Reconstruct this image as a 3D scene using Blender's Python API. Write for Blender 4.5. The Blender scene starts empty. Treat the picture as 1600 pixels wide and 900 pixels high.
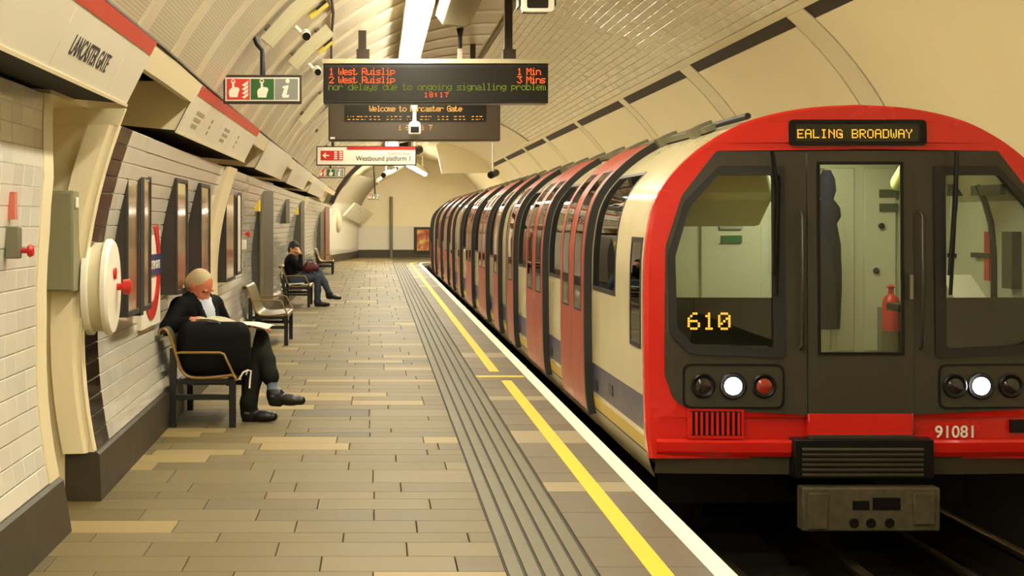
import bpy, bmesh, math, random
import numpy as np
from mathutils import Vector, Matrix, geometry
random.seed(7)
SC = bpy.context.scene
COL = SC.collection
PI = math.pi
# ------------------------------------------------------------------ camera, world, exposure
cam_data = bpy.data.cameras.new('camera')
cam = bpy.data.objects.new('camera', cam_data)
COL.objects.link(cam)
cam.location = (0, 0, 1.57)
cam.rotation_euler = (PI/2, 0, 0)
cam_data.sensor_width = 36
cam_data.lens = 2300/1600*36
cam_data.shift_x = 0.13125
cam_data.shift_y = -0.065625
cam_data.clip_start = 0.1
cam_data.clip_end = 200
SC.camera = cam
world = bpy.data.worlds.new('world')
SC.world = world
world.use_nodes = True
world.node_tree.nodes['Background'].inputs[0].default_value = (0.9, 0.8, 0.55, 1)
world.node_tree.nodes['Background'].inputs[1].default_value = 0.15
SC.view_settings.view_transform = 'Standard'
SC.view_settings.look = 'None'
SC.view_settings.gamma = 1
SC.view_settings.exposure = 1.2
SC.cycles.max_bounces = 14
SC.cycles.diffuse_bounces = 10
TUBE_POWER = 22.0
TUBE_COL = (1.0, 0.925, 0.74)

# ------------------------------------------------------------------ materials
def lin(c):
    return tuple(((x/255)/12.92 if x/255 <= .04045 else ((x/255+.055)/1.055)**2.4) for x in c)

def mat(name, col, rough=.5, metal=0., var=.0, scale=6., bump=0., bscale=60., rand=0., emit=0., spec=.5, coat=0., stretch=None):
    m = bpy.data.materials.new(name)
    m.use_nodes = True
    nt = m.node_tree
    N, L = nt.nodes, nt.links
    b = N['Principled BSDF']
    c = lin(col)
    b.inputs['Roughness'].default_value = rough
    b.inputs['Metallic'].default_value = metal
    b.inputs['Specular IOR Level'].default_value = spec
    b.inputs['Coat Weight'].default_value = coat
    b.inputs['Coat Roughness'].default_value = .08
    b.inputs['Base Color'].default_value = (*c, 1)
    tc = None
    if var or bump:
        tc = N.new('ShaderNodeTexCoord')
        src = tc.outputs['Object']
        if stretch:
            mp = N.new('ShaderNodeMapping')
            mp.inputs['Scale'].default_value = stretch
            L.new(src, mp.inputs['Vector'])
            src = mp.outputs['Vector']
    last = None
    if var:
        nz = N.new('ShaderNodeTexNoise')
        nz.inputs['Scale'].default_value = scale
        nz.inputs['Detail'].default_value = 5
        L.new(src, nz.inputs['Vector'])
        mx = N.new('ShaderNodeMix')
        mx.data_type = 'RGBA'
        mx.inputs[6].default_value = (*[x*(1-var) for x in c], 1)
        mx.inputs[7].default_value = (*[min(1, x*(1+var)) for x in c], 1)
        L.new(nz.outputs['Fac'], mx.inputs[0])
        last = mx.outputs[2]
        rr = N.new('ShaderNodeMapRange')
        rr.inputs['To Min'].default_value = max(0, rough-.08)
        rr.inputs['To Max'].default_value = min(1, rough+.08)
        L.new(nz.outputs['Fac'], rr.inputs['Value'])
        L.new(rr.outputs[0], b.inputs['Roughness'])
    if rand:
        oi = N.new('ShaderNodeObjectInfo')
        mr = N.new('ShaderNodeMapRange')
        mr.inputs['To Min'].default_value = 1-rand
        mr.inputs['To Max'].default_value = 1+rand
        L.new(oi.outputs['Random'], mr.inputs['Value'])
        hs = N.new('ShaderNodeHueSaturation')
        L.new(mr.outputs[0], hs.inputs['Value'])
        if last is not None:
            L.new(last, hs.inputs['Color'])
        else:
            hs.inputs['Color'].default_value = (*c, 1)
        last = hs.outputs['Color']
    if last is not None:
        L.new(last, b.inputs['Base Color'])
    if bump:
        n2 = N.new('ShaderNodeTexNoise')
        n2.inputs['Scale'].default_value = bscale
        n2.inputs['Detail'].default_value = 4
        L.new(src, n2.inputs['Vector'])
        bp = N.new('ShaderNodeBump')
        bp.inputs['Strength'].default_value = bump
        bp.inputs['Distance'].default_value = .01
        L.new(n2.outputs['Fac'], bp.inputs['Height'])
        L.new(bp.outputs[0], b.inputs['Normal'])
    if emit:
        b.inputs['Emission Color'].default_value = (*c, 1)
        b.inputs['Emission Strength'].default_value = emit
    return m

def emitter(name, col, strength):
    m = bpy.data.materials.new(name)
    m.use_nodes = True
    nt = m.node_tree
    nt.nodes.clear()
    e = nt.nodes.new('ShaderNodeEmission')
    o = nt.nodes.new('ShaderNodeOutputMaterial')
    e.inputs[0].default_value = (*col, 1)
    e.inputs[1].default_value = strength
    nt.links.new(e.outputs[0], o.inputs[0])
    return m

def glass(name, tint=(.8, .82, .74), rough=.0, ior=1.5):
    m = bpy.data.materials.new(name)
    m.use_nodes = True
    nt = m.node_tree
    nt.nodes.clear()
    t = nt.nodes.new('ShaderNodeBsdfTransparent')
    t.inputs[0].default_value = (*tint, 1)
    g = nt.nodes.new('ShaderNodeBsdfGlossy')
    g.inputs['Roughness'].default_value = rough
    f = nt.nodes.new('ShaderNodeFresnel')
    f.inputs[0].default_value = ior
    mx = nt.nodes.new('ShaderNodeMixShader')
    o = nt.nodes.new('ShaderNodeOutputMaterial')
    nt.links.new(f.outputs[0], mx.inputs[0])
    nt.links.new(t.outputs[0], mx.inputs[1])
    nt.links.new(g.outputs[0], mx.inputs[2])
    nt.links.new(mx.outputs[0], o.inputs[0])
    return m

M = {}
M['grout'] = mat('grout', (158, 147, 120), .9)
M['tile_white'] = mat('tile_white', (216, 211, 196), .09, rand=.05, coat=.25)
M['tile_vault'] = mat('tile_vault', (224, 214, 186), .16, rand=.06)
M['tile_dark'] = mat('tile_dark', (34, 24, 18), .12, rand=.3)
M['cream'] = mat('cream_paint', (224, 211, 172), .42, var=.04, scale=2)
M['cream_panel'] = mat('cream_panel', (236, 222, 180), .38, var=.05, scale=1.2)
M['joint_dark'] = mat('joint_dark', (24, 18, 9), .9)
M['strip_dark'] = mat('strip_dark', (52, 40, 24), .7)
M['skirt'] = mat('skirting', (58, 49, 32), .55, var=.12, scale=8, bump=.2)
M['greybox'] = mat('grey_cabinet', (128, 126, 96), .5)
M['enamel'] = mat('enamel_cream', (226, 219, 198), .3, var=.03, scale=3)
M['red_enamel'] = mat('red_enamel', (196, 58, 34), .35)
M['dark_text'] = mat('dark_text', (58, 50, 44), .6)
M['shade_post_black'] = mat('gap_shade_post_black', (22, 18, 12), .8)  # black for shade painted under the fascia boxes and for the post
M['slab'] = None
M['white_line'] = mat('white_edge_paint', (238, 230, 204), .6, var=.06, scale=5)
M['yellow_line'] = mat('yellow_paint', (226, 192, 30), .5, var=.05, scale=5)
M['tactile'] = mat('tactile_grey', (99, 93, 68), .6, var=.08, scale=7)
M['tactile_dark'] = mat('tactile_groove', (54, 50, 35), .8)
M['pit'] = mat('track_pit', (34, 28, 18), .95, var=.3, scale=4, bump=.5, bscale=14)
M['sleeper'] = mat('sleeper', (46, 38, 24), .9, var=.2)
M['rail'] = mat('rail_steel', (110, 96, 70), .35, metal=.8)
M['steel_dark'] = mat('dark_steel', (24, 22, 18), .45)
M['steel_grey'] = mat('grey_steel', (120, 116, 92), .45, metal=.3)
M['white_paint'] = mat('white_paint', (236, 230, 212), .35)
M['red_paint'] = mat('red_plastic', (190, 34, 24), .35)
M['ceil'] = None

def slab_mat(name, stops, rough, stretch=(1.2, 9, 1)):
    m = bpy.data.materials.new(name)
    m.use_nodes = True
    nt = m.node_tree
    N, L = nt.nodes, nt.links
    b = N['Principled BSDF']
    oi = N.new('ShaderNodeObjectInfo')
    cr = N.new('ShaderNodeValToRGB')
    cr.color_ramp.interpolation = 'CONSTANT'
    els = cr.color_ramp.elements
    while len(els) < len(stops):
        els.new(.5)
    for e, (p, c) in zip(els, stops):
        e.position = p
        e.color = (*lin(c), 1)
    at = N.new('ShaderNodeAttribute')
    at.attribute_name = 'tone'
    ad = N.new('ShaderNodeMath')
    ad.operation = 'ADD'
    L.new(oi.outputs['Random'], ad.inputs[0])
    L.new(at.outputs['Fac'], ad.inputs[1])
    fr = N.new('ShaderNodeMath')
    fr.operation = 'FRACT'
    L.new(ad.outputs[0], fr.inputs[0])
    L.new(fr.outputs[0], cr.inputs[0])
    ge = N.new('ShaderNodeNewGeometry')
    mp = N.new('ShaderNodeMapping')
    mp.inputs['Scale'].default_value = stretch
    L.new(ge.outputs['Position'], mp.inputs['Vector'])
    nz = N.new('ShaderNodeTexNoise')
    nz.inputs['Scale'].default_value = 3
    nz.inputs['Detail'].default_value = 6
    L.new(mp.outputs[0], nz.inputs['Vector'])
    mr = N.new('ShaderNodeMapRange')
    mr.inputs['To Min'].default_value = .72
    mr.inputs['To Max'].default_value = 1.12
    L.new(nz.outputs['Fac'], mr.inputs['Value'])
    hs = N.new('ShaderNodeHueSaturation')
    L.new(mr.outputs[0], hs.inputs['Value'])
    L.new(cr.outputs[0], hs.inputs['Color'])
    L.new(hs.outputs[0], b.inputs['Base Color'])
    r2 = N.new('ShaderNodeMapRange')
    r2.inputs['To Min'].default_value = rough-.1
    r2.inputs['To Max'].default_value = rough+.12
    L.new(nz.outputs['Fac'], r2.inputs['Value'])
    L.new(r2.outputs[0], b.inputs['Roughness'])
    return m
M['slab'] = slab_mat('paving_stone', [(0, (109, 96, 56)), (.22, (103, 89, 50)), (.42, (114, 100, 62)), (.60, (98, 86, 52)),
                                      (.76, (106, 92, 52)), (.86, (150, 130, 82)), (.955, (84, 76, 49))], .58)
M['slab_edge'] = slab_mat('edge_stone', [(0, (102, 89, 62)), (.3, (96, 84, 56)), (.6, (106, 92, 65)), (.87, (148, 132, 96)), (.94, (99, 88, 63))], .5)

def ceiling_mat():
    m = mat('perforated_panel', (214, 196, 158), .34)
    nt = m.node_tree
    N, L = nt.nodes, nt.links
    b = N['Principled BSDF']
    uv = N.new('ShaderNodeUVMap')
    wv = N.new('ShaderNodeTexWave')
    wv.inputs['Scale'].default_value = 16
    L.new(uv.outputs[0], wv.inputs['Vector'])
    mx = N.new('ShaderNodeMix')
    mx.data_type = 'RGBA'
    mx.inputs[6].default_value = (*lin((168, 157, 130)), 1)
    mx.inputs[7].default_value = (*lin((198, 187, 160)), 1)
    L.new(wv.outputs['Fac'], mx.inputs[0])
    L.new(mx.outputs[2], b.inputs['Base Color'])
    return m
M['ceil'] = ceiling_mat()
M['ceil_smooth'] = mat('ceiling_rib', (206, 193, 162), .3)

# ------------------------------------------------------------------ object helpers
def root_loc(o):
    v = Vector((0, 0, 0))
    while o is not None:
        v += o.location
        o = o.parent
    return v

def tag(o, label=None, cat=None, group=None, kind=None):
    if label: o['label'] = label
    if cat: o['category'] = cat
    if group: o['group'] = group
    if kind: o['kind'] = kind
    return o

def thing(name, label, cat, loc=(0, 0, 0), group=None):
    o = bpy.data.objects.new(name, None)
    o.empty_display_size = .1
    COL.objects.link(o)
    o.location = loc
    return tag(o, label, cat, group)

def link_mesh(name, me, parent=None, loc=(0, 0, 0)):
    o = bpy.data.objects.new(name, me)
    COL.objects.link(o)
    o.location = loc
    if parent is not None:
        o.parent = parent
    return o

def copy_tree(o, parent=None):
    c = o.copy()
    COL.objects.link(c)
    if parent is not None:
        c.parent = parent
    for ch in list(o.children):
        copy_tree(ch, c)
    return c

class MB:
    def __init__(s):
        s.v, s.f, s.m = [], [], []
    def add(s, vs, fs, m=0):
        n = len(s.v)
        s.v += [tuple(v) for v in vs]
        s.f += [tuple(i+n for i in f) for f in fs]
        s.m += [m]*len(fs)
        return s
    def box(s, lo, hi, m=0):
        x0, y0, z0 = lo
        x1, y1, z1 = hi
        return s.add([(x0,y0,z0),(x1,y0,z0),(x1,y1,z0),(x0,y1,z0),(x0,y0,z1),(x1,y0,z1),(x1,y1,z1),(x0,y1,z1)],
                     [(0,3,2,1),(4,5,6,7),(0,1,5,4),(1,2,6,5),(2,3,7,6),(3,0,4,7)], m)
    def cbox(s, c, sz, m=0, rot=None):
        hx, hy, hz = (a/2 for a in sz)
        vs = [Vector(p) for p in ((-hx,-hy,-hz),(hx,-hy,-hz),(hx,hy,-hz),(-hx,hy,-hz),(-hx,-hy,hz),(hx,-hy,hz),(hx,hy,hz),(-hx,hy,hz))]
        if rot is not None:
            vs = [rot @ v for v in vs]
        vs = [v+Vector(c) for v in vs]
        return s.add(vs, [(0,3,2,1),(4,5,6,7),(0,1,5,4),(1,2,6,5),(2,3,7,6),(3,0,4,7)], m)
    def tube(s, path, r, n=8, m=0, cap=True, flat=1.):
        P = [Vector(p) for p in path]
        rs = r if isinstance(r, (list, tuple)) else [r]*len(P)
        prev = None
        vs = []
        for i, p in enumerate(P):
            if i == 0: d = P[1]-P[0]
            elif i == len(P)-1: d = P[-1]-P[-2]
            else: d = (P[i+1]-p).normalized()+(p-P[i-1]).normalized()
            d = d.normalized()
            if prev is None:
                a = d.cross(Vector((0, 0, 1)))
                if a.length < .05: a = d.cross(Vector((0, 1, 0)))
            else:
                a = prev-d*prev.dot(d)
                if a.length < 1e-4: a = d.cross(Vector((0, 1, .3)))
            a.normalize()
            prev = a
            b = d.cross(a)
            for k in range(n):
                t = 2*PI*(k+.5)/n
                vs.append(p+(a*math.cos(t)+b*math.sin(t)*flat)*rs[i])
        fs = []
        for i in range(len(P)-1):
            for k in range(n):
                k2 = (k+1) % n
                fs.append((i*n+k, i*n+k2, (i+1)*n+k2, (i+1)*n+k))
        if cap:
            fs.append(tuple(range(n-1, -1, -1)))
            fs.append(tuple((len(P)-1)*n+k for k in range(n)))
        return s.add(vs, fs, m)
    def lathe(s, prof, o, d, n=24, m=0):
        # prof: (radius, height along d)
        d = Vector(d).normalized()
        a = d.cross(Vector((0, 0, 1)))
        if a.length < .05: a = d.cross(Vector((0, 1, 0)))
        a.normalize()
        b = d.cross(a)
        o = Vector(o)
        vs = []
        for r, h in prof:
            for k in range(n):
                t = 2*PI*k/n
                vs.append(o+d*h+(a*math.cos(t)+b*math.sin(t))*max(r, 1e-4))
        fs = []
        for i in range(len(prof)-1):
            for k in range(n):
                k2 = (k+1) % n
                fs.append((i*n+k, i*n+k2, (i+1)*n+k2, (i+1)*n+k))
        fs.append(tuple(range(n-1, -1, -1)))
        fs.append(tuple((len(prof)-1)*n+k for k in range(n)))
        return s.add(vs, fs, m)
    def plate(s, outer, holes, fr, t, m=0):
        # fr(x, y, depth) -> point; outer counter-clockwise in x,y; extruded from depth 0 to t
        loops = [outer]+list(holes)
        tri = geometry.tessellate_polygon([[Vector((x, y, 0)) for x, y in lp] for lp in loops])
        flat = [p for lp in loops for p in lp]
        n = len(flat)
        vs = [fr(x, y, 0) for x, y in flat]+[fr(x, y, t) for x, y in flat]
        fs = []
        for a, b, c in tri:
            A, B, C = flat[a], flat[b], flat[c]
            if (B[0]-A[0])*(C[1]-A[1])-(B[1]-A[1])*(C[0]-A[0]) < 0: b, c = c, b
            fs.append((a, b, c))
            fs.append((a+n, c+n, b+n))
        k = 0
        for lp in loops:
            L = len(lp)
            for i in range(L):
                a, b = k+i, k+(i+1) % L
                fs.append((a, a+n, b+n, b))
            k += L
        return s.add(vs, fs, m)
    def grid(s, rows, m=0, flip=False):
        nr, nc = len(rows), len(rows[0])
        vs = [p for r in rows for p in r]
        fs = []
        for i in range(nr-1):
            for j in range(nc-1):
                q = (i*nc+j, i*nc+j+1, (i+1)*nc+j+1, (i+1)*nc+j)
                fs.append(q[::-1] if flip else q)
        return s.add(vs, fs, m)
    def sheet(s, rows, nrm, t, m=0):
        # closed slab: grid rows offset by vectors nrm(i,j)*t
        nr, nc = len(rows), len(rows[0])
        A = [Vector(p) for r in rows for p in r]
        B = [Vector(rows[i][j])+Vector(nrm[i][j])*t for i in range(nr) for j in range(nc)]
        n = nr*nc
        fs = []
        for i in range(nr-1):
            for j in range(nc-1):
                q = (i*nc+j, i*nc+j+1, (i+1)*nc+j+1, (i+1)*nc+j)
                fs.append(q)
                fs.append(tuple(k+n for k in q[::-1]))
        ring = [j for j in range(nc)]+[i*nc+nc-1 for i in range(1, nr)]+[(nr-1)*nc+j for j in range(nc-2, -1, -1)]+[i*nc for i in range(nr-2, 0, -1)]
        for k in range(len(ring)):
            a, b = ring[k], ring[(k+1) % len(ring)]
            fs.append((b, a, a+n, b+n))
        return s.add(A+B, fs, m)
    def mesh(s, name, mats, smooth=0, off=Vector((0, 0, 0)), fix=False):
        me = bpy.data.meshes.new(name)
        me.from_pydata([(x-off[0], y-off[1], z-off[2]) for x, y, z in s.v], [], s.f)
        ms = mats if isinstance(mats, (list, tuple)) else [mats]
        for mm in ms:
            me.materials.append(mm)
        if len(ms) > 1:
            me.polygons.foreach_set('material_index', s.m)
        if fix:
            bm = bmesh.new()
            bm.from_mesh(me)
            bmesh.ops.recalc_face_normals(bm, faces=bm.faces)
            bm.to_mesh(me)
            bm.free()
        if smooth:
            me.polygons.foreach_set('use_smooth', [True]*len(me.polygons))
            me.set_sharp_from_angle(angle=math.radians(smooth))
        me.update()
        return me
    def build(s, name, mats, parent=None, smooth=0, bevel=0, fix=True, loc=None):
        off = root_loc(parent) if parent is not None else Vector(loc or (0, 0, 0))
        me = s.mesh(name, mats, smooth, off, fix)
        o = link_mesh(name, me, parent, (0, 0, 0) if parent is not None else off)
        if bevel:
            bv = o.modifiers.new('bevel', 'BEVEL')
            bv.width = bevel
            bv.segments = 2
            bv.limit_method = 'ANGLE'
            bv.angle_limit = math.radians(40)
            me.polygons.foreach_set('use_smooth', [True]*len(me.polygons))
            me.set_sharp_from_angle(angle=math.radians(50))
        return o

def rpoly(pts, r, n=5):
    out = []
    L = len(pts)
    for i in range(L):
        p0, p, p1 = Vector(pts[i-1]), Vector(pts[i]), Vector(pts[(i+1) % L])
        rr = r[i] if isinstance(r, (list, tuple)) else r
        a, b = (p0-p), (p1-p)
        la, lb = a.length, b.length
        a.normalize(); b.normalize()
        ang = a.angle(b)
        if rr <= 0 or ang > PI-.03:
            out.append(tuple(p)); continue
        d = min(rr/math.tan(ang/2), la*.48, lb*.48)
        A, B = p+a*d, p+b*d
        for k in range(n+1):
            t = k/n
            q = A*(1-t)**2+p*2*t*(1-t)+B*t*t
            out.append((q[0], q[1]))
    return out

def rect(x0, y0, x1, y1):
    return [(x0, y0), (x1, y0), (x1, y1), (x0, y1)]

def circ(cx, cy, r, n=20, ry=None):
    return [(cx+r*math.cos(2*PI*k/n), cy+(ry or r)*math.sin(2*PI*k/n)) for k in range(n)]

def text_obj(name, txt, size, fr, m, parent, depth=.002, align='LEFT', squash=1.):
    cu = bpy.data.curves.new('tmp_text', 'FONT')
    cu.body = txt
    cu.size = size
    cu.align_x = align
    cu.extrude = depth/2
    cu.resolution_u = 3
    cu.offset = size*.012
    t = bpy.data.objects.new('tmp_text', cu)
    COL.objects.link(t)
    dg = bpy.context.evaluated_depsgraph_get()
    me = bpy.data.meshes.new_from_object(t.evaluated_get(dg))
    bpy.data.objects.remove(t)
    off = root_loc(parent)
    for v in me.vertices:
        v.co = Vector(fr(v.co.x*squash, v.co.y, v.co.z))-off
    me.name = name
    me.materials.clear()
    me.materials.append(m)
    return link_mesh(name, me, parent)

FONT = {
'A':'0E11111F111111','B':'1E11111E11111E','C':'0E11101010110E','D':'1E11111111111E','E':'1F10101E10101F','G':'0E11101713110F','I':'0E04040404040E',
'L':'1010101010101F','M':'111B1515111111','N':'11191513111111','O':'0E11111111110E','R':'1E11111E141211','W':'1111111515150A','Y':'11110A04040404',
'a':'00000E010F110F','b':'10101E1111111E','c':'00000E1010110E','d':'01010F1111110F','e':'00000E111F100E','g':'000F11110F010E','i':'04000C0404040E',
'l':'0C04040404040E','m':'00001A15151515','n':'00001E11111111','o':'00000E1111110E','p':'001E11111E1010','r':'00001619101010','s':'00000F100E011E',
't':'08081C0808090E','u':'0000111111130D','y':'001111110F010E','W_':'','0':'0E11131519110E','1':'040C040404040E','2':'0E11010204081F','3':'1F02040201110E',
'6':'0608101E11110E','7':'1F010204040404','8':'0E11110E11110E',' ':'00000000000000',':':'000C0C000C0C00'}
def dots(mb, txt, x0, y0, px, fr, rows=range(7), adv=6, fill=.86):
    # dot matrix lettering: x0,y0 = lower left; px = dot pitch
    for i, ch in enumerate(txt):
        g = FONT.get(ch, FONT[' '])
        for r in range(7):
            if r not in rows: continue
            b = int(g[r*2:r*2+2], 16)
            for c in range(5):
                if b >> (4-c) & 1:
                    X, Y = x0+(i*adv+c)*px, y0+(6-r-(1 if ch in 'pgy' else 0))*px
                    w = px*fill
                    mb.add([fr(X, Y, 0), fr(X+w, Y, 0), fr(X+w, Y+w, 0), fr(X, Y+w, 0)], [(0, 1, 2, 3)])
# ------------------------------------------------------------------ tunnel geometry
CX, CZ, R = 1.62, .95, 3.28
Y0, Y1 = -14., 64.
def xoff(y):
    pts = [(-99, 0), (8.3, 0), (11.3, -.045), (27, -.14), (41, -.19), (99, -.2)]
    for (a, u), (b, v) in zip(pts, pts[1:]):
        if y <= b:
            return u+(v-u)*(y-a)/(b-a)
    return -.2
def lw(z):
    return CX-math.sqrt(R*R-(z-CZ)**2)
DA = [(-1, 0), (0, 0), (.275, -.035), (1.07, -.03), (1.5, -.06), (1.81, -.105), (2.2, -.24), (3, -.24)]
def wx(z, y):
    # wall surface; the section nearest the camera stands straighter than the ring of the tunnel
    d = float(np.interp(z, [a for a, _ in DA], [b for _, b in DA])) if y < 7.8 else 0
    return lw(z)+xoff(y)+d
def struct(name, mb, m, parent=None, smooth=0, kind='structure', fix=True, bevel=0):
    o = mb.build(name, m, parent, smooth, bevel, fix)
    if parent is None: o['kind'] = kind
    elif kind == 'stuff': o['kind'] = 'stuff'
    return o
WTOP = 2.2
ys = lambda a, b, st: [a+(b-a)*i/max(1, math.ceil((b-a)/st)) for i in range(max(1, math.ceil((b-a)/st))+1)]

# --- left wall: curved shell in two sections with a niche between them
wall = MB()
zs = [-.05+(WTOP+.05)*i/16 for i in range(17)]
zsB = [-.05+(2.105+.05)*i/16 for i in range(17)]
for a, b in ((Y0, 7.45), (8.24, 55.)):
    rows = []
    for y in ys(a, b, 2):
        o = xoff(y)
        rows.append([(min(wx(z, y)-.006, -1.62+o if z < .26 else 9), y, z) for z in (zs if a < 0 else zsB)]+[(-1.95+o, y, WTOP if a < 0 else 2.105), (-1.95+o, y, 2.7), (-1.27+o, y, 2.6)])
    wall.grid(rows)
wall_left = struct('wall_left', wall, M['grout'], smooth=40, fix=False)
nb = MB()   # niche: back, soffit, two jambs
nb.box((-2.6, 7.30, -.02), (-2.5, 8.4, 2.7))
nb.box((-2.5, 7.3, 2.2), (-1.62, 8.24, 2.26))
def jamb(y, t):
    out = [(min(wx(z, y), -1.575 if z < .3 else 9), z) for z in zs]+[(-2.5, WTOP), (-2.5, -.05)]
    nb.plate(out[::-1], [], lambda x, z, d: (x, y+d, z), t)
jamb(7.40, .045)
jamb(8.245, .05)
struct('niche_lining', nb, M['cream'], wall_left, smooth=30)

# tiles: 8 x 4 inch glazed tiles, one mesh shared
def tile_mesh(name, w, h, t, m, ch=.004):
    mb = MB()
    a, b = w/2, h/2
    mb.add([(-a,-b,-.002),(a,-b,-.002),(a,b,-.002),(-a,b,-.002),(-a,-b,t-ch),(a,-b,t-ch),(a,b,t-ch),(-a,b,t-ch),
            (-a+ch,-b+ch,t),(a-ch,-b+ch,t),(a-ch,b-ch,t),(-a+ch,b-ch,t)],
           [(0,1,5,4),(1,2,6,5),(2,3,7,6),(3,0,4,7),(4,5,9,8),(5,6,10,9),(6,7,11,10),(7,4,8,11),(8,9,10,11)])
    return mb.mesh(name, m)
def tile_frame(phi, y, jit=.0):
    # phi: angle above horizontal seen from the tunnel axis, left side
    c, s = math.cos(phi), math.sin(phi)
    z = CZ+R*s
    P = Vector((wx(z, y), y, z))
    u = Vector((wx(z+.03, y)-wx(z-.03, y), 0, .06)).normalized(); x = Vector((0, 1, 0)); n = x.cross(u)
    if jit:
        n = (n+Vector((0, 1, 0))*random.gauss(0, jit)+u*random.gauss(0, jit)).normalized()
        u = n.cross(x).normalized(); x = u.cross(n)
    return Matrix(((x.x, u.x, n.x, P.x), (x.y, u.y, n.y, P.y), (x.z, u.z, n.z, P.z), (0, 0, 0, 1)))
PH0, PH1 = math.asin((.27-CZ)/R), math.asin((WTOP-CZ)/R)
NR = 20
DP = (PH1-PH0)/NR
TH = DP*R
TW = .2
me_tw = tile_mesh('wall_tile', TW-.004, TH-.004, .007, M['tile_white'])
me_td = tile_mesh('dark_tile', TW-.004, TH-.004, .007, M['tile_dark'])
stuff_w, stuff_d = MB(), MB()
def stuff_tile(mb, mtx, w, h, t):
    a, b = w/2, h/2
    mb.add([mtx @ Vector(p) for p in ((-a,-b,0),(a,-b,0),(a,b,0),(-a,b,0),(-a+.003,-b+.003,t),(a-.003,-b+.003,t),(a-.003,b-.003,t),(-a+.003,b-.003,t))],
           [(0,1,5,4),(1,2,6,5),(2,3,7,6),(3,0,4,7),(4,5,6,7)])
n_part = 0
cols = []
y = 7.25-TW/2
while y > -1.0:
    cols.append((y, 'w', y > 5.4)); y -= TW
y = 8.32+TW/2
k = 0
while y < 54.8:
    if not (14.55 < y < 15.45):
        cols.append((y, 'd' if k < 2 else 'w', y < 9.6))
    y += TW; k += 1
for y, kind, single in cols:
    for r in range(NR if y < 8 else NR-1):
        mtx = tile_frame(PH0+DP*(r+.5), y, .005 if y < 10 else .002)
        if single and n_part < 300:
            o = link_mesh('dark_tile' if kind == 'd' else 'wall_tile', me_td if kind == 'd' else me_tw, wall_left)
            o.matrix_local = mtx
            n_part += 1
        else:
            stuff_tile(stuff_d if kind == 'd' else stuff_w, mtx, TW-.004, TH-.004, .007)
struct('far_wall_tiles', stuff_w, M['tile_white'], wall_left, kind='stuff', fix=False)
# plain cream bands on the wall
def band(y0, y1, proud, z0=.27, z1=WTOP):
    if y0 > 8: z1 = 2.11
    mb = MB()
    zz = [z0+(z1-z0)*i/14 for i in range(15)]
    ym = (y0+y1)/2
    out = [(wx(z, ym)+proud, z) for z in zz]+[(wx(z, ym)-.004, z) for z in zz[::-1]]
    o = 0
    mb.plate(out, [], lambda x, z, d: (x+o, y0+d, z), y1-y0)
    return mb
struct('cream_edge_band', band(7.25, 7.46, .012), M['cream'], wall_left, smooth=30)
rl = MB()
rl.grid([[(-1.89+xoff(y), y, 2.10), (-1.66+xoff(y), y, 2.60)] for y in ys(-13, 54.8, 2)])
struct('recess_lining', rl, M['cream'], wall_left, fix=False)
ch = MB(); zc_ = [.272]+[z for z in zsB if z > .3]
ch.grid([[(wx(z, 8.4)+.006, 8.315, z) for z in zc_], [(wx(z, 8.4)-.045, 8.205, z) for z in zc_], [(wx(z, 8.4)-.16, 8.19, z) for z in zc_]])
struct('cream_chamfer', ch, M['cream'], wall_left, smooth=20)
struct('cream_pilaster', band(14.58, 15.42, .05), M['cream'], wall_left, smooth=30)
struct('cream_pilaster', band(33.0, 33.6, .05), M['cream'], wall_left, smooth=30)

# baseboard
sk = MB()
for a, b in ((Y0, 7.45), (8.24, 55.)):
    Y = ys(a, b, 2)
    rows = []
    for y in Y:
        o = xoff(y)
        rows.append([(-1.547+o, y, 0), (wx(.26, y)+.03, y, .26), (wx(.275, y)+.018, y, .275), (lw(.275)-.03+o, y, .275), (-1.75+o, y, .275), (-1.75+o, y, 0)])
    sk.grid(rows)
    for rr in (rows[0], rows[-1]):
        sk.add(rr, [tuple(range(6))])
struct('baseboard_left', sk, M['skirt'], fix=True)

# --- ceiling: shell, panels and ribs on the left, tiles on the right
shell = MB()
rows = []
T0, T1 = math.radians(151), math.radians(47)
for y in ys(Y0, Y1, 3):
    rr = []
    for i in range(27):
        t = T0+(T1-T0)*i/26
        w = max(0, min(1, (t-PI/2)/(T0-PI/2)))
        rr.append((CX+(R+.05)*math.cos(t)+xoff(y)*w, y, CZ+(R+.05)*math.sin(t)))
    rows.append(rr)
shell.grid(rows)
ceiling = struct('ceiling', shell, M['cream'], smooth=40, fix=False)
def vault_patch(name, m, y0, y1, t0, t1, r_in, r_out, n=18, uv=False):
    mb = MB()
    rows, nr = [], []
    for y in (y0, y1):
        rr, nn = [], []
        for i in range(n+1):
            t = math.radians(t0+(t1-t0)*i/n)
            rr.append((CX+r_in*math.cos(t), y, CZ+r_in*math.sin(t)))
            nn.append(Vector((math.cos(t), 0, math.sin(t))))
        rows.append(rr); nr.append(nn)
    mb.sheet(rows, nr, r_out-r_in)
    me = mb.mesh(name, m, 35, fix=True)
    if uv:
        ul = me.uv_layers.new(name='UVMap')
        for lp in me.loops:
            v = me.vertices[lp.vertex_index].co
            t = math.atan2(v.z-CZ, v.x-CX)
            ul.data[lp.index].uv = (t*R, v.y)
    return me
PITCH = 1.22
me_cp = vault_patch('ceiling_panel', M['ceil'], 0, PITCH-.26, 150.6, 88.6, R, R+.03, uv=True)
me_cr = vault_patch('ceiling_rib', M['ceil_smooth'], 0, .252, 150.6, 88.6, R-.016, R+.03)
y = 7.65-PITCH*9-.126
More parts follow.
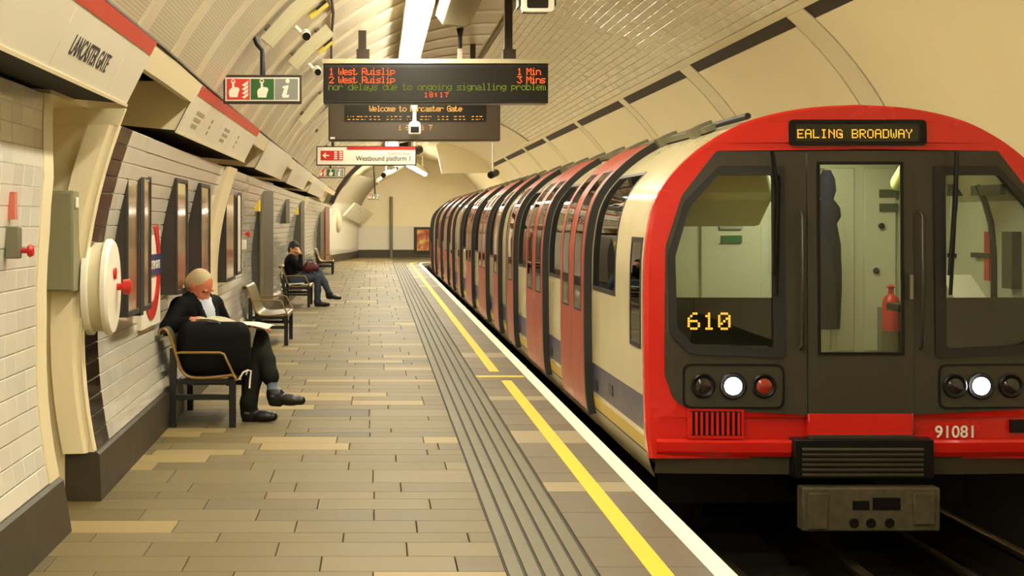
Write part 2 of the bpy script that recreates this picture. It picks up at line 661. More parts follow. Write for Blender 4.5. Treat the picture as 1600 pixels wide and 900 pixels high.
while y < 49:
    a = link_mesh('ceiling_rib', me_cr, ceiling, (xoff(y)*.9, y, 0))
    b = link_mesh('ceiling_panel', me_cp, ceiling, (xoff(y)*.9, y+.256, 0))
    y += PITCH
# vault tiles
me_vt = tile_mesh('vault_tile', .196, .096, .007, M['tile_vault'])
ta, tb = 88.2, 51.2
NV = int(round(math.radians(ta-tb)*R/.1))
def vframe(t, y, jit):
    c, s = math.cos(t), math.sin(t)
    P = Vector((CX+R*c, y, CZ+R*s))
    n = Vector((-c, 0, -s)); u = Vector((-s, 0, c)); x = u.cross(n)
    n = (n+x*random.gauss(0, jit)+u*random.gauss(0, jit)).normalized()
    u = n.cross(x).normalized(); x = u.cross(n)
    return Matrix(((x.x, u.x, n.x, P.x), (x.y, u.y, n.y, P.y), (x.z, u.z, n.z, P.z), (0, 0, 0, 1)))
base = MB()
rows = []
for y in (8.0, 21, 36.0):
    rows.append([(CX+(R+.002)*math.cos(math.radians(t)), y, CZ+(R+.002)*math.sin(math.radians(t))) for t in np.linspace(ta+1, tb-1, 14)])
base.grid(rows)
struct('tile_bed', base, mat('vault_grout', (128, 116, 90), .9), ceiling, smooth=40, fix=False)
vt, nv = [], 0
for r in range(NV):
    t = math.radians(ta+(tb-ta)*(r+.5)/NV)
    y = 8.1
    while y < 35.6:
        p = Vector((CX+R*math.cos(t), y, CZ+R*math.sin(t)))
        px, py = 590+2300*p.x/p.y, 345-2300*(p.z-1.57)/p.y
        vt.append((0 if (-10 < px < 1610 and py > -6) else 1, y, t)); y += .2
vt.sort()
sv = MB()
for vis, y, t in vt:
    mtx = vframe(t, y, .02)
    if vis == 0 and nv < 300:
        o = link_mesh('vault_tile', me_vt, ceiling); o.matrix_local = mtx; nv += 1
    else:
        stuff_tile(sv, mtx, .196, .096, .007)
struct('vault_tiles', sv, M['tile_vault'], ceiling, kind='stuff', fix=False)
pl = link_mesh('plain_vault', vault_patch('plain_vault', M['cream'], 36, 63.5, 88.4, 47, R, R+.03), ceiling)
bm_ = link_mesh('vault_border', vault_patch('vault_border', M['cream'], -14, 50, tb-.1, 49.6, R-.015, R+.03, n=3), ceiling)

# --- right wall: big curved panels, dark head strips, cover strips
sh = MB()
rows = []
for y in ys(Y0, Y1, 3):
    rows.append([(CX+(R-.002)*math.cos(math.radians(t)), y, CZ+(R-.002)*math.sin(math.radians(t))) for t in np.linspace(49.5, -38, 60)])
sh.grid(rows)
wall_right = struct('wall_right', sh, M['joint_dark'], smooth=40, fix=False)
panels = [(-6.5, -2.4), (-1.7, 2.5), (3.1, 7.6), (8.25, 12.9), (13.5, 17.6), (18.27, 22.4), (22.9, 27.6), (28.1, 32.8), (33.4, 37.6), (38.05, 43.1), (43.7, 48.5)]
prev = -13.8
for a, b in panels:
    link_mesh('cover_strip', vault_patch('cover_strip', M['cream'], prev+.042, a-.042, 49.55, -16, R-.018, R-.006, n=44), wall_right)
    p = link_mesh('wall_panel', vault_patch('wall_panel', M['cream_panel'], a, b, 47.2, -16, R-.018, R-.006, n=44), wall_right)
    link_mesh('head_strip', vault_patch('head_strip', M['strip_dark'], a, b, 49.5, 47.25, R-.010, R-.005, n=3), p)
    prev = b
link_mesh('plain_wall', vault_patch('plain_wall', M['cream'], prev+.02, 63.5, 49.55, -36, R-.018, R-.006, n=44), wall_right)

# --- far end: arch, bulkhead, angled wall, end wall
ar = link_mesh('trim_1', vault_patch('trim_1', M['strip_dark'], 49.6, 50.1, 158, 96, R-.12, R+.04, n=20), None, (-.18, 0, 0))  # arch ring coloured dark to stand for its shadow gap
ar['kind'] = 'structure'
bk = MB()
arc = [(CX+R*math.cos(t), CZ+R*math.sin(t)) for t in np.linspace(math.radians(43), math.radians(82), 10)]
bk.plate([(2.16, 3.16)]+arc+[(1.96, 4.1)], [], lambda x, z, d: (x, 49.4+d, z), .35)
struct('trim_2', bk, M['cream'])
ew = MB()
ew.box((-3, 63, -.1), (6, 63.3, 5))
wall_back = struct('wall_back', ew, M['cream'])
ew2 = MB(); ew2.box((-3.0, -14.3, -2), (6, -14, 5)); struct('wall_front', ew2, M['cream'])
# dado on the end wall: joined rows of tiles, too small to tell apart
dd = MB()
x = -.9
while x < 3.4:
    for k in range(10):
        dd.box((x+.003, 62.985, .34+k*.1+.003), (x+.197, 63.001, .34+(k+1)*.1-.003))
    x += .2
struct('dado_tiles', dd, M['tile_white'], wall_back, kind='stuff')
b2 = MB(); b2.box((-.95, 62.95, 0), (3.4, 62.99, .33)); struct('baseboard_back', b2, M['skirt'])
# angled wall between left wall and end wall
A, B = Vector((-1.80, 54.9, 0)), Vector((-.83, 63.0, 0))
dv = (B-A).normalized(); nvv = Vector((dv.y, -dv.x, 0))
def afr(s, z, d):
    # leans inward with height like the tunnel wall
    lean = -(lw(z)-lw(.2))*.0+max(0, (z-1.6))**2*.35
    p = A+dv*s+nvv*(d+lean)
    return (p.x, p.y, z)
aw = MB()
LA = (B-A).length
rows = [[afr(s, z, 0) for z in np.linspace(0, 3.3, 12)] for s in (0, LA*.5, LA)]
aw.grid(rows)
wall_angled = struct('wall_left.001', aw, M['grout'], smooth=40, fix=False)
at = MB()
s = .02
while s < LA-.2:
    for k in range(17):
        z0, z1 = .28+k*.115+.003, .28+(k+1)*.115-.003
        P = [afr(s+.003, z0, .008), afr(s+.197, z0, .008), afr(s+.197, z1, .008), afr(s+.003, z1, .008)]
        at.add(P, [(0, 1, 2, 3)])
    s += .2
struct('end_wall_tiles', at, M['tile_white'], wall_angled, kind='stuff', fix=False)
ab = MB()
ab.plate(rect(0, 0, LA, .28), [], lambda s, z, d: tuple(A+dv*s+nvv*d+Vector((0, 0, z))), .03)
struct('baseboard_left.001', ab, M['skirt'])
# dark mouth of a cross passage at the end of the tiled wall, brick-red jamb
# --- floor
M['slab_bed'] = mat('paving_joint', (92, 82, 55), .9)
fl = MB()
fl.box((-3.2, Y0, -.25), (1.49, 64, -.03))
fl.box((1.49, 55.6, -.25), (2.2, 64, -.03))
floor = struct('floor', fl, M['slab_bed'])
me_slabs = {}
def slab_mesh(w, d, m, nm):
    k = (round(w, 3), round(d, 3), nm)
    if k not in me_slabs:
        mb = MB()
        a, b, c = w/2-.0022, d/2-.0022, .003
        mb.add([(-a,-b,-.03),(a,-b,-.03),(a,b,-.03),(-a,b,-.03),(-a,-b,-c),(a,-b,-c),(a,b,-c),(-a,b,-c),(-a+c,-b+c,0),(a-c,-b+c,0),(a-c,b-c,0),(-a+c,b-c,0)],
               [(0,1,5,4),(1,2,6,5),(2,3,7,6),(3,0,4,7),(4,5,9,8),(5,6,10,9),(6,7,11,10),(7,4,8,11),(8,9,10,11)])
        me_slabs[k] = mb.mesh(nm, m)
    return me_slabs[k]
class ToneMB(MB):
    def __init__(s):
        super().__init__(); s.t = []
    def slab(s, x0, x1, y0, y1):
        c = .004
        t = random.random()
        s.add([(x0,y0,-.03),(x1,y0,-.03),(x1,y1,-.03),(x0,y1,-.03),(x0+c,y0+c,0),(x1-c,y0+c,0),(x1-c,y1-c,0),(x0+c,y1-c,0)],
              [(0,1,5,4),(1,2,6,5),(2,3,7,6),(3,0,4,7),(4,5,6,7)])
        s.t += [t]*8
    def finish(s, name, m, parent):
        o = s.build(name, m, parent, fix=False)
        at = o.data.attributes.new('tone', 'FLOAT', 'POINT')
        at.data.foreach_set('value', s.t)
        o['kind'] = 'stuff'
        return o
rest = ToneMB()
n1 = 0
def lay(x0, x1, y, d, maxlen, single, m, nm, rst):
    global n1
    x = x0
    first = True
    lens = []
    while x < x1-.01:
        l = maxlen*random.choice((.35, .5, .75, 1.)) if first else maxlen
        first = False
        if x+l > x1-.12: l = x1-x
        l = round(l, 2) if x+l < x1-.02 else x1-x
        lens.append((x, l)); x += l
    for xa, l in lens:
        if single and n1 < 300:
            link_mesh(nm, slab_mesh(l, d, m, nm), floor, (xa+l/2, y+d/2, 0)); n1 += 1
        else:
            rst.slab(xa+.003, xa+l-.003, y+.003, y+d-.003)
edge = ToneMB()
n_edge = 0
y = 4.2
while y < 63:
    d = random.choice((.3, .3, .3, .45, .22))
    x0 = -1.72+xoff(y)
    if 7.4 < y+d/2 < 8.3: x0 = -2.5
    lay(x0, .575, y, d, .62, y > 6.0, M['slab'], 'paving_slab', rest)
    y += d
n_keep = n1
y = 4.2
while y < 55.2:
    d = random.choice((.62, .62, .31))
    if y > 6.0 and n_edge < 60:
        link_mesh('edge_slab', slab_mesh(.51, d, M['slab_edge'], 'edge_slab'), floor, (1.24, y+d/2, 0)); n_edge += 1
    else:
        edge.slab(.985, 1.495, y+.003, y+d-.003)
    y += d
rest.finish('far_paving_slabs', M['slab'], floor)
edge.finish('far_edge_slabs', M['slab_edge'], floor)
tb = MB(); tb.box((.575, 3, -.03), (.985, 55.4, -.006)); struct('tactile_bed', tb, M['tactile_dark'], floor)
for k in range(5):
    mb = MB()
    xa = .584+k*.0795
    mb.box((xa, 3, -.006), (xa+.062, 55.3, .003))
    struct('tactile_bar', mb, M['tactile'], floor)
def ribbon(pts, w, z0, z1):
    mb = MB()
    rows = []
    P = [Vector((x, y, 0)) for x, y in pts]
    for i, p in enumerate(P):
        d = (P[min(i+1, len(P)-1)]-P[max(i-1, 0)]).normalized()
        n = Vector((d.y, -d.x, 0))
        a, b = p-n*w/2, p+n*w/2
        rows.append([(a.x, a.y, z0), (a.x, a.y, z1), (b.x, b.y, z1), (b.x, b.y, z0)])
    mb.grid(rows)
    for r in (rows[0], rows[-1]): mb.add(r, [(0, 1, 2, 3)])
    return mb
curve_w = [(1.541, 3), (1.541, 53.2), (1.56, 54.2), (1.66, 54.9), (1.9, 55.35), (2.6, 55.7)]
struct('platform_edge', ribbon(curve_w, .102, -.12, .002), M['white_line'], floor)
struct('yellow_line', ribbon([(1.262, 3), (1.262, 14.45)], .1, 0, .003), M['yellow_line'], floor)
struct('yellow_line', ribbon([(1.215, 15.3), (1.215, 53.4), (1.26, 54.7), (1.5, 55.7), (2.4, 56.3)], .1, 0, .003), M['yellow_line'], floor)
struct('yellow_tick', ribbon([(.99, 14.82), (1.47, 14.82)], .16, 0, .004), M['yellow_line'], floor)
# --- track pit
pit = MB()
pit.box((1.2, Y0, -1.25), (5.2, 64, -.95))
trackbed = struct('trackbed', pit, M['pit'])
pw = MB(); pw.box((1.36, Y0, -.95), (1.485, 55.4, -.12)); struct('platform_wall', pw, M['pit'], trackbed)
me_sl = None
y = 4.0
for i in range(16):
    mb = MB(); mb.box((1.75, y, -.95), (4.25, y+.25, -.80)); struct('sleeper', mb, M['sleeper'], trackbed, bevel=0)
    y += .65
def rail(x, ztop, label, w=.07):
    mb = MB()
    prof = [(-.07, -.8), (.07, -.8), (.07, -.785), (.012, -.765), (.012, ztop-.045), (.036, ztop-.035), (.036, ztop-.004), (.03, ztop), (-.03, ztop), (-.036, ztop-.004), (-.036, ztop-.035), (-.012, ztop-.045), (-.012, -.765), (-.07, -.785)]
    mb.plate(prof, [], lambda a, z, d: (x+a, Y0+d, z), 62-Y0)
    o = mb.build('rail', M['rail'], None, smooth=40)
    tag(o, label, 'rail')
rail(2.25, -.62, 'running rail nearest the platform edge, dark under the train')
rail(3.68, -.62, 'running rail on the far side of the track beside the tunnel wall')
rail(2.965, -.57, 'raised centre rail along the middle of the track')
rail(4.12, -.54, 'outermost raised rail next to the cream tunnel wall')
# dark tube drawn for the shadow gap where ceiling panels meet the fascia
cb = MB()
cb.tube([(-1.206+xoff(y), y, 2.545) for y in ys(-13, 49.5, 2)], .011, 6)
tag(cb.build('shadow_line', M['strip_dark'], None, smooth=60), 'thin dark red-brown tube for the shadow gap along the foot of the panelled ceiling above the station fascia', 'cable')
# ------------------------------------------------------------------ trains
TX = 2.965
RAILZ = -.62
M['t_cream'] = mat('train_cream', (206, 194, 152), .22, var=.03, scale=2, coat=.3)
M['t_red'] = mat('train_red_front', (208, 30, 20), .25, var=.05, scale=3, coat=.4)
M['t_door'] = mat('train_red_door', (158, 46, 20), .36, var=.05, scale=3, coat=.08, spec=.3)
M['t_blue'] = mat('train_blue', (64, 62, 92), .35, var=.08)
M['t_yellow'] = mat('train_yellow_sill', (196, 168, 74), .5, var=.1)
M['t_sill'] = mat('train_grey_sill', (172, 164, 136), .5, var=.1, scale=9)
M['t_roof'] = mat('train_roof', (118, 110, 86), .55, var=.15, scale=6)
M['t_rubber'] = mat('train_rubber', (26, 24, 18), .55)
M['t_dark'] = mat('train_charcoal', (54, 49, 36), .38, var=.06, scale=4)
M['t_black'] = mat('train_black', (11, 8, 7), .35, spec=.3)
M['t_skirt'] = mat('train_skirt', (58, 50, 32), .7, var=.2, scale=7)
M['t_coupler'] = mat('coupler_dirty', (72, 64, 40), .75, var=.75, scale=18, bump=.5, bscale=40)
M['t_inner'] = mat('cab_lining', (192, 190, 164), .45, var=.03)
M['t_olive'] = mat('cab_hood', (232, 226, 150), .5)
M['t_seat'] = mat('seat_moquette', (96, 60, 56), .9)
M['glass'] = glass('train_glass', (.66, .68, .58), ior=1.6)
M['glass_cab'] = glass('cab_glass', (.88, .90, .82), ior=1.5)
M['lamp_on'] = emitter('headlamp_on', (1, .96, .9), 40)
M['lamp_red'] = mat('tail_lamp', (150, 44, 26), .2, coat=.5)
M['lamp_off'] = mat('lamp_off', (40, 30, 24), .15, coat=.5)
M['led_amber'] = emitter('led_amber', (1, .42, .05), 1.0)
M['saloon_tube'] = emitter('saloon_tube', (1, .92, .7), 4)
M['added_cab_glow'] = emitter('added_cab_glow', (.97, 1, .84), 13)
key = [(1.235, -.03), (1.28, .10), (1.303, .30), (1.311, .7), (1.311, 1.2), (1.300, 1.42), (1.264, 1.63), (1.193, 1.787), (1.055, 1.944), (.878, 2.08), (.642, 2.195), (.327, 2.265), (0, 2.287)]
def catmull(P, n=6):
    out = []
    Q = [P[0]]+list(P)+[P[-1]]
    for i in range(1, len(Q)-2):
        p0, p1, p2, p3 = (np.array(Q[i+k]) for k in (-1, 0, 1, 2))
        for k in range(n):
            t = k/n
            out.append(.5*((2*p1)+(-p0+p2)*t+(2*p0-5*p1+4*p2-p3)*t*t+(-p0+3*p1-3*p2+p3)*t**3))
    out.append(np.array(P[-1]))
    return np.array(out)
PR = catmull(key)
PS = np.concatenate([[0], np.cumsum(np.linalg.norm(np.diff(PR, axis=0), axis=1))])
def s_of_z(z):
    return float(np.interp(z, PR[:, 1], PS))
def prof_at(s):
    u = np.interp(s, PS, PR[:, 0]); z = np.interp(s, PS, PR[:, 1])
    e = .02
    a = np.array([np.interp(s-e, PS, PR[:, 0]), np.interp(s-e, PS, PR[:, 1])])
    b = np.array([np.interp(s+e, PS, PR[:, 0]), np.interp(s+e, PS, PR[:, 1])])
    d = b-a; d /= max(1e-6, np.linalg.norm(d))
    return u, z, d[1], -d[0]       # outward normal (nu, nz)
class Car:
    """builds patches on the platform-side skin; yaw bends the car about its near end"""
    def __init__(s, y_ref=0, yaw=0):
        s.yr, s.k = y_ref, math.tan(yaw)
    def P(s, sp, y, off, side=-1):
        u, z, nu, nz = prof_at(sp)
        return (TX+side*(u+off*nu)+(y-s.yr)*s.k, y, z+off*nz)
    def rows(s, y0, y1, z0, z1, off, n=None, side=-1):
        a, b = s_of_z(z0), s_of_z(z1)
        n = n or max(1, int((b-a)/.06))
        return [[s.P(a+(b-a)*i/n, y, off, side) for i in range(n+1)] for y in (y0, y1)]
    def skin(s, mb, y0, y1, z0, z1, m=0, off=0., side=-1):
        mb.grid(s.rows(y0, y1, z0, z1, off, None, side), m)
    def slab(s, mb, y0, y1, z0, z1, o0, o1, m=0):
        A, B = s.rows(y0, y1, z0, z1, o0), s.rows(y0, y1, z0, z1, o1)
        nr = [[Vector(q)-Vector(p) for p, q in zip(ra, rb)] for ra, rb in zip(A, B)]
        mb.sheet(A, nr, 1.0, m)
    def frame(s, mb, y0, y1, z0, z1, w, o0, o1, m=0):
        # four slabs round an opening, w wide, inside the given bounds
        s.slab(mb, y0, y0+w, z0, z1, o0, o1, m)
        s.slab(mb, y1-w, y1, z0, z1, o0, o1, m)
        s.slab(mb, y0+w, y1-w, z0, z0+w, o0, o1, m)
        zt = PR_z(s_of_z(z1)-w)
        s.slab(mb, y0+w, y1-w, zt, z1, o0, o1, m)
def PR_z(sp):
    return float(np.interp(sp, PS, PR[:, 1]))
LOW = [(-.03, .12, 3), (.12, .135, 4), (.135, .225, 2), (.225, .26, 0), (.26, .48, 1), (.48, 1.05, 0)]
BODYM = lambda: [M['t_cream'], M['t_blue'], M['t_yellow'], M['t_sill'], M['t_rubber'], M['t_roof']]
WZ0, WZ1, DZ0, DZ1, DWZ = 1.05, 1.905, .115, 2.125, .87
def make_car(label, y0, y1, items, front=False, yaw=0.):
    # items: (kind, ya, yb)
    c = Car(y0, yaw)
    root = thing('train_car', label, 'train', (TX, y0, RAILZ))
    body = MB()
    cuts = sorted(items, key=lambda q: q[1])
    y = y0 if not front else 9.17
    def wall_bay(a, b, win=None):
        for z0, z1, m in LOW:
            c.skin(body, a, b, z0, z1, m)
        if win:
            wa, wb = win
            zt, zb = WZ1, WZ0
            c.skin(body, a, wa, zb, zt); c.skin(body, wb, b, zb, zt)
        else:
            c.skin(body, a, b, WZ0, WZ1)
        c.skin(body, a, b, WZ1, 2.15)
    for kind, a, b in cuts:
        if a > y: wall_bay(y, a)
        if kind == 'win':
            wall_bay(a, b, (a+.04, b-.04))
            fr = MB(); c.frame(fr, a+.035, b-.035, WZ0-.005, WZ1+.005, .03, -.012, .003)
            f = fr.build('window_frame', M['t_rubber'], root, smooth=40)
            g = MB(); c.slab(g, a+.055, b-.055, WZ0+.02, WZ1-.012, -.004, .001)
            g.build('window_pane', M['glass'], f, smooth=40)
        elif kind == 'cabwin':
            for z0, z1, m in LOW[:-1]: c.skin(body, a, b, z0, z1, m)
            c.skin(body, a, b, .48, .77); c.skin(body, a, b, 1.46, 2.15)
            fr = MB(); c.frame(fr, a-.005, b+.005, .765, 1.465, .03, -.012, .004)
            f = fr.build('cab_side_window_frame', M['t_rubber'], root, smooth=40)
            g = MB(); c.slab(g, a+.02, b-.02, .785, 1.445, -.004, .001)
            g.build('window_pane', M['glass'], f, smooth=40)
        elif kind in ('door2', 'door1'):
            for z0, z1, m in ((-.03, .10, 3), (.10, DZ0, 4)): c.skin(body, a, b, z0, z1, m)
            c.skin(body, a, b, DZ1, 2.15)
            # doorway frame behind the leaf
            c.frame(body, a-.01, b+.01, DZ0-.01, DZ1+.01, .06, -.06, -.005, 4)
            n = 2 if kind == 'door2' else 1
            w = (b-a)/n
            for k in range(n):
                p, q = a+k*w+.004, a+(k+1)*w-.004
                d = MB()
                wp, wq = p+.17, q-.17
                o0, o1 = .02, .055
                c.slab(d, p, q, DZ0, DWZ, o0, o1); c.slab(d, p, q, WZ1+.01, DZ1, o0, o1)
                c.slab(d, p, wp, DWZ, WZ1+.01, o0, o1); c.slab(d, wq, q, DWZ, WZ1+.01, o0, o1)
                leaf = d.build('door', M['t_door'], root, smooth=40)
                g = MB(); c.slab(g, wp+.004, wq-.004, DWZ+.004, WZ1+.004, .051, .056)
                g.build('door_window', M['glass'], leaf, smooth=40)
                fr = MB(); c.frame(fr, wp-.012, wq+.012, DWZ-.012, WZ1+.022, .018, .050, .0575)
                fr.build('door_window_frame', M['t_rubber'], leaf, smooth=40)
                if k == 0:
                    e = MB(); c.slab(e, p-.055, p-.001, DZ0-.03, DZ1, -.01, .058)
                    e.build('rubber_edge', M['t_rubber'], leaf, smooth=40)
        y = b
    if y < y1: wall_bay(y, y1)
    # roof, far side, ends
    yb = 9.17 if front else y0
    c.skin(body, yb, y1, 2.15, 2.287, 5)
    body.grid([r[::-1] for r in c.rows(yb, y1, -.03, 2.287, 0, 30, 1)], 0)
    for yy, on in ((y0, not front), (y1, True)):
        if on:
            sp = np.linspace(0, PS[-1], 28)
            body.add([c.P(s, yy, 0, -1) for s in sp]+[c.P(s, yy, 0, 1) for s in sp[::-1]][1:], [tuple(range(55))], 5)
    body.build('body_shell', BODYM(), root, smooth=40, fix=False)
    # door guide rail with brackets along the roof edge
    gr = MB()
    u0 = c.slab(gr, yb+.7 if front else yb+.1, y1-.1, 2.150, 2.178, .012, .05)
    yy = yb+.9
    while yy < y1-.2:
        c.slab(gr, yy, yy+.16, 2.13, 2.19, .0, .075); yy += 1.18
    gr.build('door_guide_rail', M['steel_grey'], root, smooth=40)
    g2 = MB(); g2.tube([c.P(s_of_z(2.215), q, .03) for q in (yb+.3, (yb+y1)/2, y1-.1)], .022, 6)
    g2.build('roof_conduit', M['t_rubber'], root, smooth=60)
    # interior: floor, ceiling, far wall, seats, light
    ya = 10.95 if front else y0+.05
    def ib(x0, x1, z0, z1, m, nm, a=ya, b=y1-.05):
        mb = MB()
        k0, k1 = (a-c.yr)*c.k, (b-c.yr)*c.k
        vs = [(TX+x0+k0, a, z0), (TX+x1+k0, a, z0), (TX+x1+k1, b, z0), (TX+x0+k1, b, z0), (TX+x0+k0, a, z1), (TX+x1+k0, a, z1), (TX+x1+k1, b, z1), (TX+x0+k1, b, z1)]
        mb.add(vs, [(0,3,2,1),(4,5,6,7),(0,1,5,4),(1,2,6,5),(2,3,7,6),(3,0,4,7)])
        return mb.build(nm, m, root)
    ib(-1.2, 1.2, .02, .05, M['t_skirt'], 'saloon_floor')
    ib(-.8, .8, 2.03, 2.06, M['t_inner'], 'saloon_ceiling')
    ib(1.13, 1.17, .05, 1.8, M['t_inner'], 'saloon_wall')
    ib(-.42, -.34, 2.0, 2.03, M['saloon_tube'], 'saloon_light')
    for kind, a, b in cuts:
        if kind == 'win' and b-a > .9:
            st = MB()
            st.box((TX-1.22+(a-c.yr)*c.k, a+.05, .3), (TX-.8+(a-c.yr)*c.k, b-.05, .45)); st.box((TX-1.24+(a-c.yr)*c.k, a+.05, .45), (TX-1.14+(a-c.yr)*c.k, b-.05, .95))
            st.build('seat_bench', M['t_seat'], root, bevel=.03)
    # little black vents on the blue band and underframe
    for kind, a, b in cuts:
        if kind == 'win':
            for va, vb, vz in ((a+.18, a+.36, .33), (b-.24, b-.14, .29)):
                v = MB(); c.slab(v, va, vb, vz, vz+.075, -.004, .004); v.build('side_vent', M['t_black'], root)
    uf = MB()
    uf.box((TX-1.05, yb+.9, -.36), (TX+1.05, y1-.3, -.03))
    yy = yb+1.2
    while yy < y1-1.5:
        uf.box((TX-1.15, yy, -.36), (TX-1.0, yy+.8, -.06)); yy += 1.7
    uf.build('underframe', M['t_black'], root)
    for yw in (yb+1.6, yb+3.3, y1-3.2, y1-1.6):
        for xs in (-.72, .72):
            w = MB(); w.lathe([(.0, -.06), (.33, -.06), (.36, -.05), (.36, .02), (.39, .03), (.39, .06), (.0, .06)], (TX+xs, yw, RAILZ+.36), (1 if xs < 0 else -1, 0, 0), 20)
            w.build('wheel', M['rail'], root, smooth=40)
    return root, c
car1, C1 = make_car('leading red-fronted train car, lit headlights, stopped at the platform edge', 9.06, 18.75,
    [('cabwin', 9.25, 9.64), ('win', 10.2, 11.33), ('door2', 11.41, 12.88), ('win', 12.95, 14.2), ('door2', 14.27, 15.86), ('win', 15.93, 17.28), ('door1', 17.36, 18.2)], True)
make_car('second train car, coupled directly behind the red-fronted leading car', 19.05, 30.75,
    [('door1', 19.55, 20.4), ('win', 20.45, 21.7), ('door2', 21.78, 23.4), ('win', 23.5, 25.0), ('door2', 25.08, 26.7), ('win', 26.8, 28.5), ('door1', 28.6, 29.45), ('win', 29.5, 30.3)])
make_car('third train car from the lit headlights, halfway down the platform', 31.05, 43.2,
    [('door1', 31.5, 32.35), ('win', 32.4, 33.9), ('door2', 34.0, 35.6), ('win', 35.7, 37.3), ('door2', 37.4, 39.0), ('win', 39.1, 40.9), ('door1', 41, 41.9)])
make_car('farthest train car, at the bend by the end wall', 43.5, 55.0,
    [('door1', 44.0, 44.9), ('win', 45, 46.5), ('door2', 46.6, 48.2), ('win', 48.3, 49.9), ('door2', 50, 51.6), ('win', 51.7, 53.5)], yaw=.030)
for y, l in ((18.9, 'leading and second'), (30.9, 'second and third'), (43.35, 'third and farthest')):
    mb = MB()
    mb.cbox((TX, y, .9), (2.2, .26, 2.1))
    tag(mb.build('gangway_bellows', M['t_black'], None, loc=(TX, y, 0)), 'black rubber gap filler between the %s train cars' % l, 'bellows')

# ---------------- cab front of the leading car
FY = 9.06
fr = lambda bulge=.05: (lambda u, z, d: (TX+u, FY+bulge*(u/1.3)**2+.03*max(0, (z-1.0))**2+d, z))
F = fr()
def px(x, y):
    return ((x-1343)/254, 1.57-(y-345)/254)
def pp(L): return [px(*p) for p in L]
def mirror(P): return [(-u, z) for u, z in P][::-1]
out = [(u*.982, z if z < 1.2 else 1.2+(z-1.2)*.99) for u, z in PR[::1] if z > .08]
outer = [(u, z) for u, z in out]+[(-u, z) for u, z in out[::-1]][1:]
darkL = rpoly(pp([(1343, 652), (1260, 648), (1100, 641), (1056, 632), (1040, 585), (1042, 385), (1068, 305), (1122, 235), (1343, 233)])[::-1], [0, 0, 20/254, 30/254, 30/254, 20/254, 20/254, 10/254, 0][::-1], 5)
darkL = [p for p in darkL]
dark = darkL+[(-u, z) for u, z in darkL[::-1] if abs(u) > .02]
def ccw(P):
    a = sum(P[i-1][0]*P[i][1]-P[i][0]*P[i-1][1] for i in range(len(P)))
    return P if a > 0 else P[::-1]
outer, dark = ccw(outer), ccw(dark)
dest = rect(-.425, 2.045, .425, 2.185)
mb = MB(); mb.plate(outer, [dark, rect(-.405, 2.055, .405, 2.18)], F, .05)
# chamfer between the front plate and the side skin
rr = []
for i, (u, z) in enumerate(out):
    s = PS[len(PR)-len(out)+i]
    rr.append((F(-u, z, 0), C1.P(s, 9.12, 0.002), C1.P(s, 9.18, .002)))
mb.grid([[r[k] for r in rr] for k in range(3)])
rr2 = [[(2*TX-p[0], p[1], p[2]) for p in r] for r in rr]
mb.grid([[r[k] for r in rr2] for k in range(3)], flip=True)
mb.build('front_shell', M['t_red'], car1, smooth=35)
# dark mask with window and door openings
winL = rpoly(pp([(1222, 262), (1222, 556), (1078, 550), (1050, 520), (1047, 400), (1072, 318), (1124, 262)]), [.02, .03, .1, .06, .06, .08, .05], 5)
winL = ccw(winL)
winR = ccw([(-u, z) for u, z in winL])
door = ccw(rpoly(pp([(1262, 684), (1427, 684), (1427, 236), (1262, 236)]), .015, 3))
doorU = [(u, z) for u, z in door]
maskdoor = ccw(pp([(1262, 652.5), (1426, 652.5), (1426, 236), (1262, 236)]))
G = lambda u, z, d: F(u, z, d-.012)
dark_in = dark
mb = MB()
mask = [p for p in dark_in]
mb.plate(mask, [winL, winR, rect(-.322, .365, .326, 1.995)], G, .05)
mb.build('dark_mask', M['t_dark'], car1, smooth=35)
# window surrounds, glass and the black lower panels
def inset(P, k, cx=None, cy=None):
    cx = sum(p[0] for p in P)/len(P); cy = sum(p[1] for p in P)/len(P)
    w = max(p[0] for p in P)-min(p[0] for p in P); h = max(p[1] for p in P)-min(p[1] for p in P)
    return [(cx+(u-cx)*(1-2*k/w), cy+(z-cy)*(1-2*k/h)) for u, z in P]
for nm, W in (('windscreen', winL), ('windscreen', winR)):
    f = MB(); f.plate(inset(W, -.012), [inset(W, .045)], lambda u, z, d: F(u, z, d-.03), .05)
    fo = f.build('windscreen_surround', M['t_rubber'], car1, smooth=35)
    g = MB(); g.plate(inset(W, .04), [], lambda u, z, d: F(u, z, d+.002), .006)
    g.build(nm, M['glass_cab'], fo, smooth=35)
    xs = [p[0] for p in W]
    lo = MB()
    Q = inset(W, .035); Pn = []
    for i in range(len(Q)):
        a, b = Q[i-1], Q[i]
        if (a[1] < 1.095) != (b[1] < 1.095):
            k = (1.095-a[1])/(b[1]-a[1]); Pn.append((a[0]+(b[0]-a[0])*k, 1.095))
        if b[1] < 1.095: Pn.append(b)
    Pn = ccw(Pn)
    lo.plate(Pn, [], lambda u, z, d: F(u, z, d+.016), .02)
    lo.build('black_lower_panel', M['t_black'], car1, smooth=35)
